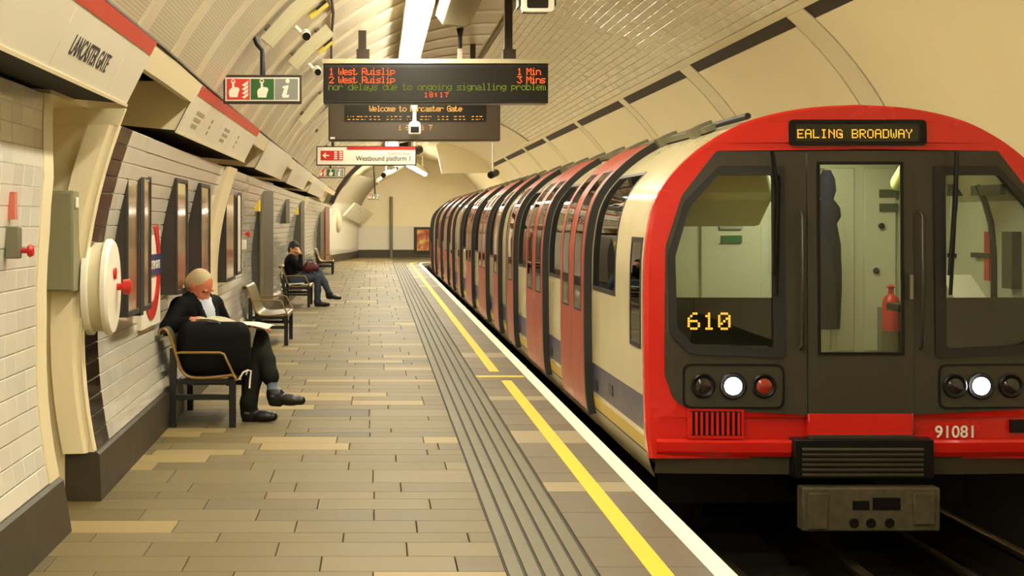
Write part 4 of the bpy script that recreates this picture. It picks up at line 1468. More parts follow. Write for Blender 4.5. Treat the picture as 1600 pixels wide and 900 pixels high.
def line(txt, xl, yb, yt, xr, m, nm, parent, Fr, Y, rows=range(7)):
    X0, Z0 = at(xl, yb, Y); _, Z1 = at(xl, yt, Y); X1, _ = at(xr, yb, Y)
    pxz = (Z1-Z0)/7; adv = (X1-X0)/len(txt)/pxz
    L_ = MB()
    dots(L_, txt, X0, Z0, pxz, Fr, rows, adv)
    L_.build(nm, m, parent, fix=False)['kind'] = 'stuff'
line('1 West Ruislip', 514, 117, 106, 617, M['led_red'], 'first_train_lettering', ib_, F1, Yb)
line('2 West Ruislip', 514, 130, 119, 617, M['led_red'], 'second_train_lettering', ib_, F1, Yb)
line('1 Min', 808, 117, 106, 845, M['led_red'], 'first_minutes_lettering', ib_, F1, Yb)
line('3 Mins', 808, 130, 119, 852, M['led_red'], 'second_minutes_lettering', ib_, F1, Yb)
line('nor delays due to ongoing signalling problem', 513, 141, 130, 853, M['led_green'], 'service_lettering', ib_, F1, Yb)
line('18:17', 663, 152, 144, 703, M['led_red'], 'clock_lettering', ib_, F1, Yb)
def czt(x): return CZ+math.sqrt(R*R-(x-CX)**2)
def hang(x): return LZ-.072 if LX-.16 < x < LX+.16 else czt(x)+.01
for xp, w in ((566, .045), (796, .045)):
    X, _ = at(xp, 0, Yb)
    q = MB(); q.box((X-w, Yb+.11, zt), (X+w, Yb+.2, czt(X)+.01)); q.box((X-w-.02, Yb+.08, zt), (X+w+.035, Yb+.23, zt+.12)); q.build('hanger_pole', M['strip_dark'], ib_, bevel=.006)
Y2 = 22.
d2 = thing('platform_display', 'grey-brown display board with small orange lettering behind the next train indicator', 'indicator', (.55, Y2, 2.8))
x0, z0 = at(513, 220, Y2); x1, z1 = at(782, 150, Y2)
q = MB(); q.box((x0, Y2+.03, z0), (x1, Y2+.3, z1)); q.build('case', mat('display_brown', (72, 60, 42), .35), d2, bevel=.02)
q = MB(); a, b = at(538, 190, Y2), at(760, 163, Y2); q.box((a[0], Y2+.02, a[1]), (b[0], Y2+.04, b[1]+.05)); q.build('window_panel', M['glass_dark'], d2)
q = MB(); a, b = at(516, 217, Y2), at(520, 214, Y2); q.box((a[0], Y2+.02, a[1]), (b[0]+.03, Y2+.035, b[1])); q.build('maker_plate', M['white_paint'], d2)
F2 = lambda x, z, d: (x, Y2+.015-d, z)
line('Welcome to Lancaster Gate', 577, 174, 165, 722, M['led_orange'], 'welcome_lettering', d2, F2, Y2)
line('District line no service between', 543, 187, 179, 756, M['led_orange'], 'faint_lettering', d2, F2, Y2, rows=(2, 6))
line('18:17', 622, 203, 195, 682, M['led_orange'], 'clock_lettering', d2, F2, Y2, rows=(0, 2, 3, 4, 6))
for xp in (575, 740):
    X, _ = at(xp, 0, Y2)
    q = MB(); q.box((X-.04, Y2+.12, z1), (X+.04, Y2+.2, czt(X)+.01)); q.build('hanger_pole', M['strip_dark'], d2)
# white direction sign
Y3 = 26.
ds = thing('direction_sign', 'long white sign reading Westbound platform 1 with red stripe and arrow panel', 'sign', (-.2, Y3, 2.6))
x0, z0 = at(496, 257, Y3); x1, z1 = at(649, 230, Y3)
q = MB(); q.box((x0-.02, Y3+.01, z0-.02), (x1+.02, Y3+.12, z1+.02)); q.build('frame', M['strip_dark'], ds)
q = MB(); q.box((x0, Y3, z0), (x1, Y3+.02, z1)); q.build('white_face', M['white_paint'], ds)
S3 = lambda a, z, d: (a, Y3-.002-d, z)
a, b = at(542, 234, Y3), at(649, 229.5, Y3); q = MB(); q.box((a[0], Y3-.006, a[1]), (b[0], Y3, b[1])); q.build('red_stripe', M['r_red'], ds)
a, b = at(501, 250.5, Y3), at(536, 235.5, Y3); q = MB(); q.box((a[0], Y3-.006, a[1]), (b[0], Y3, b[1])); rp = q.build('red_panel', M['r_red'], ds)
q = MB()
cx_, cz_ = at(509, 243, Y3)
q.plate(ccw([(cx_-.06, cz_), (cx_-.005, cz_+.05), (cx_+.01, cz_+.04), (cx_-.02, cz_+.011), (cx_+.06, cz_+.011), (cx_+.06, cz_-.011), (cx_-.02, cz_-.011), (cx_+.01, cz_-.04), (cx_-.005, cz_-.05)]), [], lambda a, z, d: (a, Y3-.008+d, z), .002)
for k, (xa, xb) in enumerate(((522, 527), (530, 535))):
    for j in range(4):
        A_, B_ = at(xa, 249-j*3.4, Y3), at(xb, 247-j*3.4, Y3)
        q.box((A_[0], Y3-.008, A_[1]), (B_[0], Y3-.006, B_[1]))
q.build('arrow_symbol', M['white_paint'], rp)
X, Z = at(556, 251, Y3)
text_obj('sign_lettering', 'Westbound platform 1', .12, lambda x, y, z: (X+x, Y3-.003-z, Z+y), M['dark_text'], ds, squash=.88)
X2, Z2 = at(606, 242, Y3)
text_obj('sign_lettering', 'Central line', .08, lambda x, y, z: (X2+x, Y3-.003-z, Z2+y), mat('grey_text', (150, 140, 126), .6), ds)
for xp in (520, 640):
    X, _ = at(xp, 0, Y3)
    q = MB(); q.tube([(X, Y3+.06, z1), (X, Y3+.06, hang(X))], .03, 8); q.build('hanger_pole', M['strip_dark'], ds, smooth=60)
# emergency information signs: red, green and grey panels with pictograms
M['s_green'] = mat('sign_green', (34, 92, 30), .4); M['s_grey'] = mat('sign_grey', (134, 136, 128), .4); M['s_red'] = mat('sign_red', (206, 52, 34), .4)
def hand(mb, x, z, s, Fr):
    P = [(-.30, -.5), (.22, -.5), (.27, -.25), (.36, .0), (.30, .14), (.12, .17), (.02, .17), (.0, .5), (-.06, .56), (-.13, .5), (-.14, .1), (-.22, .1), (-.34, -.05), (-.36, -.22)]
    mb.plate(ccw([(x+a*s, z+b*s) for a, b in P]), [], Fr, .002)
    mb.plate(circ(x-.065*s, z+.55*s, .15*s, 16), [circ(x-.065*s, z+.55*s, .10*s, 16)], Fr, .002)
def info_sign(Y, x0p, y0p, x1p, y1p, label, pole_to):
    xa, z1 = at(x0p, y0p, Y); xb, z0 = at(x1p, y1p, Y)
    r = thing('emergency_sign', label, 'sign', ((xa+xb)/2, Y, z0))
    q = MB(); q.box((xa, Y, z0), (xb, Y+.05, z1)); q.build('frame', M['strip_dark'], r, bevel=.004)
    W, H = xb-xa, z1-z0
    q = MB(); q.box((xa+.025*W, Y-.004, z0+.09*H), (xb-.025*W, Y+.01, z1-.09*H)); q.build('white_border', M['white_paint'], r)
    Fr = lambda a, z, d: (a, Y-.012+d, z)
    for k, m in enumerate(('s_red', 's_green', 's_grey')):
        a = xa+W*(.045+.308*k); b = a+W*.295
        q = MB(); q.box((a, Y-.009, z0+.14*H), (b, Y+.0, z1-.14*H)); p = q.build(('fire_panel', 'help_panel', 'information_panel')[k], M[m], r)
        s = MB(); cxk, czk = (a+b)/2, (z0+z1)/2-.02*H
        if k == 0:
            hand(s, cxk-.18*(b-a), czk, H*.52, Fr)
            for j in range(4):
                fx_ = cxk+.16*(b-a); fz = czk-.26*H+j*.14*H
                s.plate(ccw([(fx_, fz), (fx_+.28*(b-a), fz+.16*H), (fx_+.26*(b-a), fz+.05*H), (fx_+.1*(b-a), fz-.05*H)]), [], Fr, .002)
        elif k == 1:
            hand(s, cxk+.02*(b-a), czk, H*.54, Fr)
        else:
            s.plate(circ(cxk+.05*(b-a), czk+.3*H, .075*H, 16), [], Fr, .002)
            s.plate(ccw([(cxk-.16*(b-a), czk+.12*H), (cxk+.1*(b-a), czk+.16*H), (cxk+.0*(b-a), czk-.18*H), (cxk+.12*(b-a), czk-.17*H), (cxk+.1*(b-a), czk-.27*H), (cxk-.16*(b-a), czk-.28*H), (cxk-.2*(b-a), czk-.2*H), (cxk-.09*(b-a), czk+.05*H), (cxk-.17*(b-a), czk+.05*H)]), [], Fr, .002)
        s.build('symbol', M['white_paint'], p)
    if pole_to:
        (ax_, az_), (bx_, bz_) = pole_to
        q = MB(); q.tube([(ax_, Y+.03, z1), (ax_, Y+.03, az_-.05), ((ax_+bx_)/2-.0, Y+.03, az_+.0), (bx_, Y+.03, bz_)], [.022, .022, .024, .024], 10)
        q.lathe([(.028, 0), (.03, .0), (.06, .05), (.06, .06), (0, .06)], (bx_, Y+.03, bz_), (-.5, 0, .86), 14)
        q.build('hanger_pole', M['steel_dark'], r, smooth=50)
    return r
Ye = 11.5
ppole = at(410, 68, Ye); ptop = at(398, 52, Ye)
info_sign(Ye, 349, 117, 471, 162, 'emergency sign with red, green and grey panels hung above the seated man', (ppole, (ptop[0]-.02, ptop[1]+.02)))
r_ = info_sign(34, 495, 262, 539, 278, 'small distant emergency sign hung below the white direction sign', None)
X, Z = at(516, 262, 34)
q = MB(); q.tube([(X, 34.03, Z), (X, 34.03, 3.5)], .025, 8); q.build('hanger_pole', M['steel_dark'], r_, smooth=60)
r_ = info_sign(50, 575, 303, 593, 312, 'tiny emergency sign at the far end, by the arch', None)
X, Z = at(586, 303, 50)
q = MB(); q.tube([(X, 50.03, Z), (X-.05, 50.03, 3.6)], .025, 8); q.build('hanger_pole', M['steel_dark'], r_, smooth=60)

# ------------------------------------------------------------------ vault furniture
# grey duct box
du = thing('ceiling_duct', 'pale grey-green faceted box hung under the vault beside the light run', 'duct', (.75, 15, 3.7))
p0, p1 = at(678, 27, 16.3), at(720, 38, 16.3)
q = MB()
xa, xb = .64, 1.0
prof = [(xa, 3.86), (xa+.08, 3.745), (xb-.03, 3.72), (xb+.03, 3.75), (xb+.06, 4.17), (xa, 4.07)]
q.plate(ccw(prof), [], lambda x, z, d: (x, 14.0+d, z), 2.3); q.build('duct_body', M['greybox'] if False else mat('duct_grey', (140, 133, 100), .5), du, bevel=.01)
q = MB(); q.plate(ccw([(a*1.0, b-.006) for a, b in prof]), [], lambda x, z, d: (x+.0, 16.28+d, z), .03); q.build('end_rim', M['steel_grey'], du)
# monitor with white surround
mo = thing('platform_monitor', 'monitor in a white surround hung from the vault right of the indicator pole', 'monitor', (1.5, 13.5, 3.6))
Ym = 13.2
a, b = at(820, 18, Ym), at(861, -26, Ym)
q = MB(); q.plate(rpoly(rect(a[0]-.03, a[1]-.0, b[0]+.03, b[1]), .04, 3), [rpoly(rect(a[0]+.02, a[1]+.03, b[0]-.02, b[1]-.03), .02, 3)], lambda x, z, d: (x, Ym+d, z), .06); q.build('white_surround', M['white_paint'], mo)
q = MB(); q.box((a[0]+.0, Ym+.03, a[1]+.02), (b[0]-.0, Ym+.3, b[1]-.02)); q.build('screen', M['glass_dark'], mo)
for xs_ in (a[0]-.05, b[0]+.028):
    q = MB(); q.box((xs_, Ym+.04, a[1]+.06), (xs_+.022, Ym+.3, b[1])); q.build('side_bracket', M['steel_dark'], mo)
q = MB(); q.tube([((a[0]+b[0])/2, Ym+.2, b[1]-.02), ((a[0]+b[0])/2, Ym+.2, czt((a[0]+b[0])/2)+.01)], .04, 8); q.build('hanger_pole', M['steel_dark'], mo)
# small pendant bracket
Yp = 20.
X, Z = at(719, 92, Yp)
pb = thing('pendant_camera', 'small dark pendant bracket with white body just above the indicator', 'camera', (X, Yp, Z-.1))
zt_ = czt(X)
q = MB(); q.lathe([(.05, 0), (.05, -.02), (.028, -.12), (.026, -.3)], (X, Yp, zt_), (0, 0, 1), 12); q.build('stem', M['steel_dark'], pb, smooth=40)
q = MB(); q.box((X-.035, Yp-.03, zt_-.62), (X+.035, Yp+.05, zt_-.28)); q.build('camera_body', M['white_paint'], pb, bevel=.01)
# camera hanging before the grey display
Yc = 21.
X, Z = at(648, 198, Yc)
cm = thing('security_camera', 'white security camera with black lens hung before the grey-brown display board', 'camera', (X, Yc, Z-.1))
q = MB(); q.tube([(X, Yc+.08, Z+.05), (X, Yc+.08, hang(X))], .03, 10); q.lathe([(.035, 0), (.05, .03), (.05, .09), (.035, .12)], (X, Yc+.08, Z+.23), (0, 0, 1), 12); q.build('stem', M['white_paint'], cm, smooth=50)
q = MB(); q.plate(rpoly(rect(X-.085, Z-.10, X+.085, Z+.08), [.02, .02, .07, .07], 4), [], lambda a, z, d: (a, Yc-.04+d, z), .3); q.build('camera_body', M['white_paint'], cm, smooth=40)
q = MB(); q.box((X-.06, Yc-.05, Z-.085), (X+.06, Yc-.035, Z-.0)); q.build('lens_window', M['t_black'], cm, bevel=.01)
# two wall speakers with small cameras and tags on the panelled vault
def vpt(x, y, Y):
    return Vector((*[at(x, y, Y)[0]], Y, at(x, y, Y)[1]))
def vang(x, z): return math.atan2(z-CZ, x-CX)
def on_vault(t, y, r): return Vector((CX+xoff(y)*.8+(R-r)*math.cos(t), y, CZ+(R-r)*math.sin(t)))
def speaker(Y, t0, t1, label):
    root = thing('wall_speaker', label, 'loudspeaker', on_vault((t0+t1)/2, Y, .05))
    q = MB()
    rows = []
    P = [(-.07, .03), (-.07, .12), (-.045, .15), (.045, .15), (.07, .12), (.07, .03)]
    for t in (t0, (t0+t1)/2, t1):
        rows.append([on_vault(t, Y+a, b) for a, b in P]+[on_vault(t, Y+P[0][0], P[0][1])])
    q.grid(rows)
    for r in (rows[0], rows[-1]): q.add(r[:-1], [tuple(range(6))])
    q.build('speaker_case', mat('speaker_grey', (196, 188, 152), .45), root, smooth=30)
    q = MB()
    for t in (t0+.03*(1 if t1 > t0 else -1), t1-.03*(1 if t1 > t0 else -1)):
        q.tube([on_vault(t, Y, -.02), on_vault(t, Y, .05)], .03, 8)
    q.build('fixing_bracket', M['steel_grey'], root)
    return root
def small_cam(Y, t, label):
    p = on_vault(t, Y, .12)
    r = thing('security_camera', label, 'camera', p)
    q = MB(); q.tube([on_vault(t, Y+.1, -.02), p+Vector((0, .1, 0))], .018, 8); q.build('bracket_arm', M['white_paint'], r)
    q = MB(); q.tube([p+Vector((0, .16, .03)), p+Vector((.02, -.06, -.02))], .045, 10); q.build('camera_body', M['white_paint'], r, smooth=50)
    q = MB(); q.tube([p+Vector((.02, -.055, -.02)), p+Vector((.024, -.085, -.027))], .036, 10); q.build('lens_window', M['t_black'], r, smooth=50)
def clip_tag(Y, t, label):
    p = on_vault(t, Y, .03)
    r = thing('conduit_clip', label, 'clip', p)
    e = (on_vault(t+.01, Y, .03)-p).normalized()
    q = MB(); q.tube([on_vault(t-.03, Y, .03), on_vault(t+.03, Y, .03)], .03, 8); q.build('brass_tube', mat('brass_yellow', (206, 190, 84), .4), r, smooth=50)
    q = MB(); q.tube([on_vault(t-.03, Y-.045, .02), on_vault(t+.005, Y-.045, .02)], .010, 6); q.build('dark_clip', M['steel_dark'], r)
speaker(11.7, math.radians(140.5), math.radians(128), 'pale grey column loudspeaker on the panelled vault, cut by the top edge of the frame')
speaker(14.2, math.radians(138.5), math.radians(129.5), 'second pale grey column loudspeaker on the panelled vault, by the indicator')
small_cam(12.9, math.radians(134.6), 'small white camera on the vault between the two loudspeakers')
small_cam(15.9, math.radians(134.8), 'small white camera on the vault below the second loudspeaker')
clip_tag(13.0, math.radians(130.2), 'yellow brass clip with dark rods on the vault between the loudspeakers')
clip_tag(15.6, math.radians(130.6), 'yellow brass clip with dark rods on the vault just past the second loudspeaker')
q = MB()
for a in ((11.2, 125), (12.2, 126.5), (13.2, 127.5), (14.4, 128.2), (15.3, 129)):
    pass
q.tube([on_vault(math.radians(t), y, .02) for y, t in ((10.8, 126.0), (12.4, 127.4), (13.9, 127.6), (15.5, 129.0), (17.2, 130))], .014, 6)
tag(q.build('ceiling_cable', M['strip_dark'], None, smooth=60, loc=(-.3, 12, 3.3)), 'dark cable crossing the panelled vault past the two loudspeakers', 'cable')
for (Y, t), l in zip(((19.5, 138), (24, 137), (29, 137)), ('beside the next train indicator', 'level with the white direction sign', 'over the woman on the third bench')):
    speaker(Y, math.radians(t+5), math.radians(t-5), 'distant pale column loudspeaker on the vault '+l)
# far cameras cluster
for (x, y, Y), l in zip(((603, 272, 40.), (622, 262, 42.), (648, 236, 30.), (770, 272, 36.)), ('white camera hung just below the white direction sign', 'second white camera hung beneath the direction sign, further right', 'dark small camera at the right end of the direction sign', 'tiny dark camera on the plain cream vault over the train')):
    X, Z = at(x, y, Y)
    r = thing('security_camera', l, 'camera', (X, Y, Z))
    zc_ = hang(X)
    q = MB(); q.tube([(X, Y, Z), (X, Y, zc_)], .025, 8); q.build('stem', M['white_paint'], r)
    dk_ = Y in (30., 36.)
    q = MB(); q.tube([(X+.1, Y+.25, Z+.04), (X-.06, Y-.1, Z-.03)], .09, 10); q.build('camera_body', M['steel_dark'] if dk_ else M['white_paint'], r, smooth=50)
    q = MB(); q.tube([(X-.06, Y-.1, Z-.03), (X-.075, Y-.14, Z-.037)], .07, 10); q.build('lens_window', M['t_black'], r, smooth=50)
q = thing('light_batten', 'small white slanting batten below the white direction sign', 'light', (.1, 40, 2.8))
a, b = Vector((*at(590, 283, 40)[:1], 40, at(590, 283, 40)[1])), Vector((at(618, 266, 41)[0], 41, at(618, 266, 41)[1]))
w = MB(); w.tube([a, b], .06, 8); w.build('batten_body', M['white_paint'], q, smooth=50)
w = MB(); w.tube([b, (b.x, b.y, LZ-.075)], .02, 6); w.build('hanger_rod', M['white_paint'], q)

# ------------------------------------------------------------------ benches
M['bench_black'] = mat('bench_black', (12, 11, 9), .4)
M['bench_brass'] = mat('bench_brass', (138, 106, 48), .35, metal=.2)
M['bench_seat'] = mat('bench_seat_mesh', (112, 104, 74), .4, metal=.5, var=.1, scale=60)
def make_bench(label, L=1.12):
    r = thing('bench', label, 'bench', (0, 0, 0), 'benches along the tiled wall')
    path = [(-.105, .70), (-.10, .735), (-.07, .752), (-.04, .735), (-.015, .68), (.02, .58), (.05, .48), (.085, .415), (.14, .385), (.25, .38), (.40, .395), (.45, .40), (.475, .385), (.48, .36)]
    cm_ = catmull(path, 4)
    rows, nr = [], []
    for y in (.02, L-.02):
        rows.append([(x, y, z) for x, z in cm_])
        nn = []
        for i in range(len(cm_)):
            a, b = cm_[max(0, i-1)], cm_[min(len(cm_)-1, i+1)]
            t = Vector((b[0]-a[0], 0, b[1]-a[1])).normalized()
            nn.append(Vector((t.z, 0, -t.x)))
        nr.append(nn)
    # perforated sheet: long slots left between strips
    nst = 9
    for k in range(nst):
        ya = .02+(L-.04)*k/nst+.004; yb = .02+(L-.04)*(k+1)/nst-.004
        mb = MB(); mb.sheet([[(x, ya, z) for x, _, z in rows[0]], [(x, yb, z) for x, _, z in rows[0]]], nr, -.006)
        mb.build('seat_strip', M['bench_seat'], r, smooth=40)
    for y in (.0, L):
        mb = MB(); mb.tube([(x, y, z) for x, z in cm_], .011, 8); mb.build('end_rail', M['bench_brass'], r, smooth=60)
        mb = MB(); mb.tube([(.03, y, .565), (.06, y, .572), (.36, y, .572), (.39, y, .56), (.475, y, .38)], .010, 8); mb.build('arm_rest', M['bench_brass'], r, smooth=60)
    for y in (.05, L-.05):
        mb = MB(); mb.box((-.025, y-.025, 0), (.025, y+.025, .60)); mb.build('leg', M['bench_black'], r, bevel=.004)
        mb = MB(); mb.box((.425, y-.025, 0), (.475, y+.025, .375)); mb.build('leg', M['bench_black'], r, bevel=.004)
        mb = MB(); mb.box((.025, y-.02, .21), (.425, y+.02, .25)); mb.build('stretcher', M['bench_black'], r, bevel=.003)
        mb = MB(); mb.box((.025, y-.02, .33), (.425, y+.02, .37)); mb.build('seat_bearer', M['bench_black'], r, bevel=.003)
    mb = MB(); mb.box((.40, .05, .315), (.44, L-.05, .36)); mb.box((.10, .05, .315), (.14, L-.05, .36)); mb.build('seat_beam', M['bench_black'], r)
    mb = MB(); mb.tube([(-.07, .02, .728), (-.07, L-.02, .728)], .02, 8); mb.build('back_rail', M['bench_black'], r, smooth=60)
    return r
b1 = make_bench('black bench with brass-coloured arm rails, under the man reading a newspaper')
b1.location = (-1.553, 11.14, 0)
for (x, y), l in zip(((-1.60, 18.47), (-1.70, 26.66), (-1.78, 43.0)), ('empty second bench with brass-coloured arm rails, just beyond the man', 'bench that the woman in dark clothes sits on', 'farthest bench, small, past the woman')):
    b = copy_tree(b1); b.location = (x, y, 0); b['label'] = l
# ------------------------------------------------------------------ people: smooth-union bodies meshed by surface nets
def V(*a): return np.array(a, dtype=np.float64)
def unit(v):
    return v/np.linalg.norm(v)
class Sdf:
    def __init__(s): s.p = []
    def cap(s, a, b, ra, rb, m, k=.02, sub=False): s.p.append(('c', V(*a), V(*b), ra, rb, m, k, sub)); return s
    def path(s, pts, rs, m, k=.02):
        for (a, b), (ra, rb) in zip(zip(pts, pts[1:]), zip(rs, rs[1:])): s.cap(a, b, ra, rb, m, k)
        return s
    def ell(s, c, r, m, k=.02, F=None, sub=False):
        s.p.append(('e', V(*c), V(*r), np.eye(3) if F is None else F, None, m, k, sub)); return s
    def mesh(s, name, mats, res, smooth_it=2):
        lo, hi = np.full(3, 1e9), np.full(3, -1e9)
        bb = []
        for t, a, b, c, d, m, k, sub in s.p:
            if t == 'c':
                r = max(c, d); l = np.minimum(a, b)-r; h = np.maximum(a, b)+r
            else:
                r = b.max(); l, h = a-r, a+r
            bb.append((l, h))
            if not sub: lo = np.minimum(lo, l); hi = np.maximum(hi, h)
        lo -= 3*res; hi += 3*res
        n = np.ceil((hi-lo)/res).astype(int)+1
        f = np.full(n, .5, np.float32); tag_ = np.zeros(n, np.int16); best = np.full(n, 1e3, np.float32)
        ax = [lo[i]+res*np.arange(n[i]) for i in range(3)]
        for (t, a, b, c, d, m, k, sub), (l, h) in zip(s.p, bb):
            pad = max(k*1.5, .012)+2*res
            i0 = np.clip(np.floor((l-pad-lo)/res).astype(int), 0, n-1); i1 = np.clip(np.ceil((h+pad-lo)/res).astype(int)+1, 1, n)
            if (i1 <= i0).any(): continue
            sl = tuple(slice(p, q) for p, q in zip(i0, i1))
            X, Y, Z = np.meshgrid(*[ax[i][sl[i]] for i in range(3)], indexing='ij')
            if t == 'c':
                ba = b-a; L2 = max(1e-9, float(ba @ ba))
                h_ = np.clip(((X-a[0])*ba[0]+(Y-a[1])*ba[1]+(Z-a[2])*ba[2])/L2, 0, 1)
                D = np.sqrt((X-a[0]-h_*ba[0])**2+(Y-a[1]-h_*ba[1])**2+(Z-a[2]-h_*ba[2])**2)-(c+(d-c)*h_)
            else:
                P = [(X-a[0])*c[0][j]+(Y-a[1])*c[1][j]+(Z-a[2])*c[2][j] for j in range(3)]
                k0 = np.sqrt(sum((P[j]/b[j])**2 for j in range(3)))
                k1 = np.sqrt(sum((P[j]/b[j]**2)**2 for j in range(3)))+1e-9
                D = k0*(k0-1)/k1
            D = D.astype(np.float32)
            g = f[sl]
            if sub:
                hh = np.maximum(k-np.abs(-D-g), 0)/max(k, 1e-6)
                f[sl] = np.maximum(g, -D)+hh*hh*k*.25
                if m is not None and m >= 0:
                    q = D < res*1.2
                    tag_[sl][q] = m
            else:
                hh = np.maximum(k-np.abs(D-g), 0)/max(k, 1e-6)
                f[sl] = np.minimum(g, D)-hh*hh*k*.25
                q = D < best[sl]
                best[sl][q] = D[q]; tag_[sl][q] = m
        # surface nets
        S = f < 0
        nc = n-1
        acc = np.zeros((*nc, 3), np.float32); cnt = np.zeros(nc, np.float32)
        faces_src = []
        for axis in range(3):
            o = [slice(None)]*3; o2 = [slice(None)]*3
            o[axis] = slice(0, -1); o2[axis] = slice(1, None)
            A, Bv = f[tuple(o)], f[tuple(o2)]
            idx = np.argwhere((A < 0) != (Bv < 0))
            a_, b_ = A[tuple(idx.T)], Bv[tuple(idx.T)]
            tt = a_/(a_-b_)
            pos = idx.astype(np.float32); pos[:, axis] += tt
            oth = [q for q in range(3) if q != axis]
            for d0 in (0, -1):
                for d1 in (0, -1):
                    ci = idx.copy(); ci[:, oth[0]] += d0; ci[:, oth[1]] += d1
                    ok = ((ci >= 0) & (ci < nc)).all(1)
                    np.add.at(acc, tuple(ci[ok].T), pos[ok]); np.add.at(cnt, tuple(ci[ok].T), 1)
            faces_src.append((axis, idx, a_ < 0))
        act = np.argwhere(cnt > 0)
        vid = np.full(nc, -1, np.int64)
        vid[tuple(act.T)] = np.arange(len(act))
        vs = acc[tuple(act.T)]/cnt[tuple(act.T)][:, None]
        quads = []
        for axis, idx, neg in faces_src:
            o0, o1 = (axis+1) % 3, (axis+2) % 3
            ok = (idx[:, o0] > 0) & (idx[:, o1] > 0) & (idx[:, o0] < nc[o0]) & (idx[:, o1] < nc[o1])
            I, ng = idx[ok], neg[ok]
            q = []
            for d0, d1 in ((-1, -1), (0, -1), (0, 0), (-1, 0)):
                ci = I.copy(); ci[:, o0] += d0; ci[:, o1] += d1
                q.append(vid[tuple(ci.T)])
            q = np.stack(q, 1)
            q[~ng] = q[~ng][:, ::-1]
            quads.append(q[(q >= 0).all(1)])
        quads = np.concatenate(quads)
        near = np.clip(np.round(vs).astype(int), 0, n-1)
        vt = tag_[tuple(near.T)]
        W = lo+vs*res
        for _ in range(smooth_it):
            s_ = np.zeros_like(W); c_ = np.zeros(len(W))
            for i in range(4):
                a_, b_ = quads[:, i], quads[:, (i+1) % 4]
                np.add.at(s_, a_, W[b_]); np.add.at(c_, a_, 1)
                np.add.at(s_, b_, W[a_]); np.add.at(c_, b_, 1)
            W = W*.5+.5*s_/np.maximum(c_, 1)[:, None]
        me = bpy.data.meshes.new(name)
        me.from_pydata(W.tolist(), [], quads.tolist())
        for mm in mats: me.materials.append(mm)
        fm = np.zeros(len(quads), np.int32)
        # majority of corners
        c4 = vt[quads]
        for i in range(4):
            same = (c4 == c4[:, i:i+1]).sum(1)
            if i == 0: bestn = same; fm = c4[:, 0].copy()
            else:
                up = same > bestn; fm[up] = c4[up, i]; bestn = np.maximum(bestn, same)
        me.polygons.foreach_set('material_index', fm.astype(np.int32))
        me.polygons.foreach_set('use_smooth', [True]*len(quads))
        me.update()
        return me
def frame3(fwd, up):
    f = unit(V(*fwd)); r = unit(np.cross(f, V(*up))); u = np.cross(r, f)
    return f, r, u
def add_hand(S, w, d, n, side, m, curl=.5, k=.008, sc=1.):
    # w wrist, d towards the fingers, n the way the palm faces; side = +1 thumb towards d x n
    d = unit(V(*d)); n = unit(V(*n)-d*np.dot(V(*n), d)); l = np.cross(d, n)
    w = V(*w)
    S.ell(w+d*.048*sc, (.052*sc, .042*sc, .021*sc), m, .015, np.stack([d, l, n], 1))
    for j, (L, o) in enumerate(((.078, .030), (.088, .010), (.082, -.010), (.064, -.029))):
        p = w+d*(.088 if j < 3 else .078)*sc+l*o*side*sc
        a = curl*.5
        for q, fr_ in enumerate((.45, .31, .24)):
            e = p+(d*math.cos(a)+n*math.sin(a)+l*side*o*.8)*L*fr_*sc
            S.cap(p, e, (.0098-.0008*q)*sc, (.0090-.0008*q)*sc, m, .004)
            p = e; a += curl*.75
    p = w+d*.022*sc+l*.034*side*sc
    e = p+(d*.62+l*side*.62+n*.35)*.042*sc
    S.cap(p, e, .013*sc, .0115*sc, m, .01)
    S.cap(e, e+(d*.86+l*side*.2+n*.4)*.034*sc, .0112*sc, .009*sc, m, .004)
def add_head(S, c, fwd, up, sk, eye, lip, sc=1.):
    f, r, u = frame3(fwd, up)
    c = V(*c); P = lambda a, b, d: c+(f*a+r*b+u*d)*sc
    Fm = np.stack([f, r, u], 1)
    S.ell(P(-.012, 0, .03), (.098*sc, .076*sc, .094*sc), sk, .02, Fm)
    S.cap(P(.03, 0, -.02), P(.052, 0, -.082), .062*sc, .036*sc, sk, .03)
    S.cap(P(.0, .035, -.045), P(.045, .016, -.09), .034*sc, .024*sc, sk, .03); S.cap(P(.0, -.035, -.045), P(.045, -.016, -.09), .034*sc, .024*sc, sk, .03)
    for b in (-.033, .033):
        S.ell(P(.094, b, .008), (.02*sc, .02*sc, .014*sc), None, .012, Fm, True)
        S.ell(P(.066, b, .008), (.012*sc, .013*sc, .009*sc), eye, .003, Fm)
        S.cap(P(.083, b-.018, .027), P(.083, b+.018, .027), .009*sc, .008*sc, sk, .012)
        S.ell(P(.070, b*1.15, -.028), (.022*sc, .02*sc, .018*sc), sk, .02, Fm)
    S.cap(P(.086, 0, .012), P(.104, 0, -.024), .008*sc, .011*sc, sk, .012)
    S.cap(P(.093, -.012, -.028), P(.093, .012, -.028), .008*sc, .008*sc, sk, .01)
    S.cap(P(.083, -.02, -.058), P(.083, .02, -.058), .0075*sc, .0075*sc, lip, .008)
    S.ell(P(.075, 0, -.095), (.018*sc, .02*sc, .014*sc), sk, .02, Fm)
    for b in (-1, 1):
        S.ell(P(-.008, b*.08, -.002), (.022*sc, .009*sc, .033*sc), sk, .006, Fm)
    return P, Fm
def shoe(S, heel, toe, upv, m, k=.02):
    heel, toe = V(*heel), V(*toe); u = unit(V(*upv)); d = unit(toe-heel)
    S.cap(heel+u*.005, heel+d*.16, .036, .036, m, .03)
    S.cap(heel+d*.12, toe, .042, .036, m, .03)
    S.cap(heel+u*.045, heel+d*.06+u*.05, .036, .036, m, .03)
    S.cap(heel-u*.03, heel+d*.06-u*.03, .028, .03, m, .01)

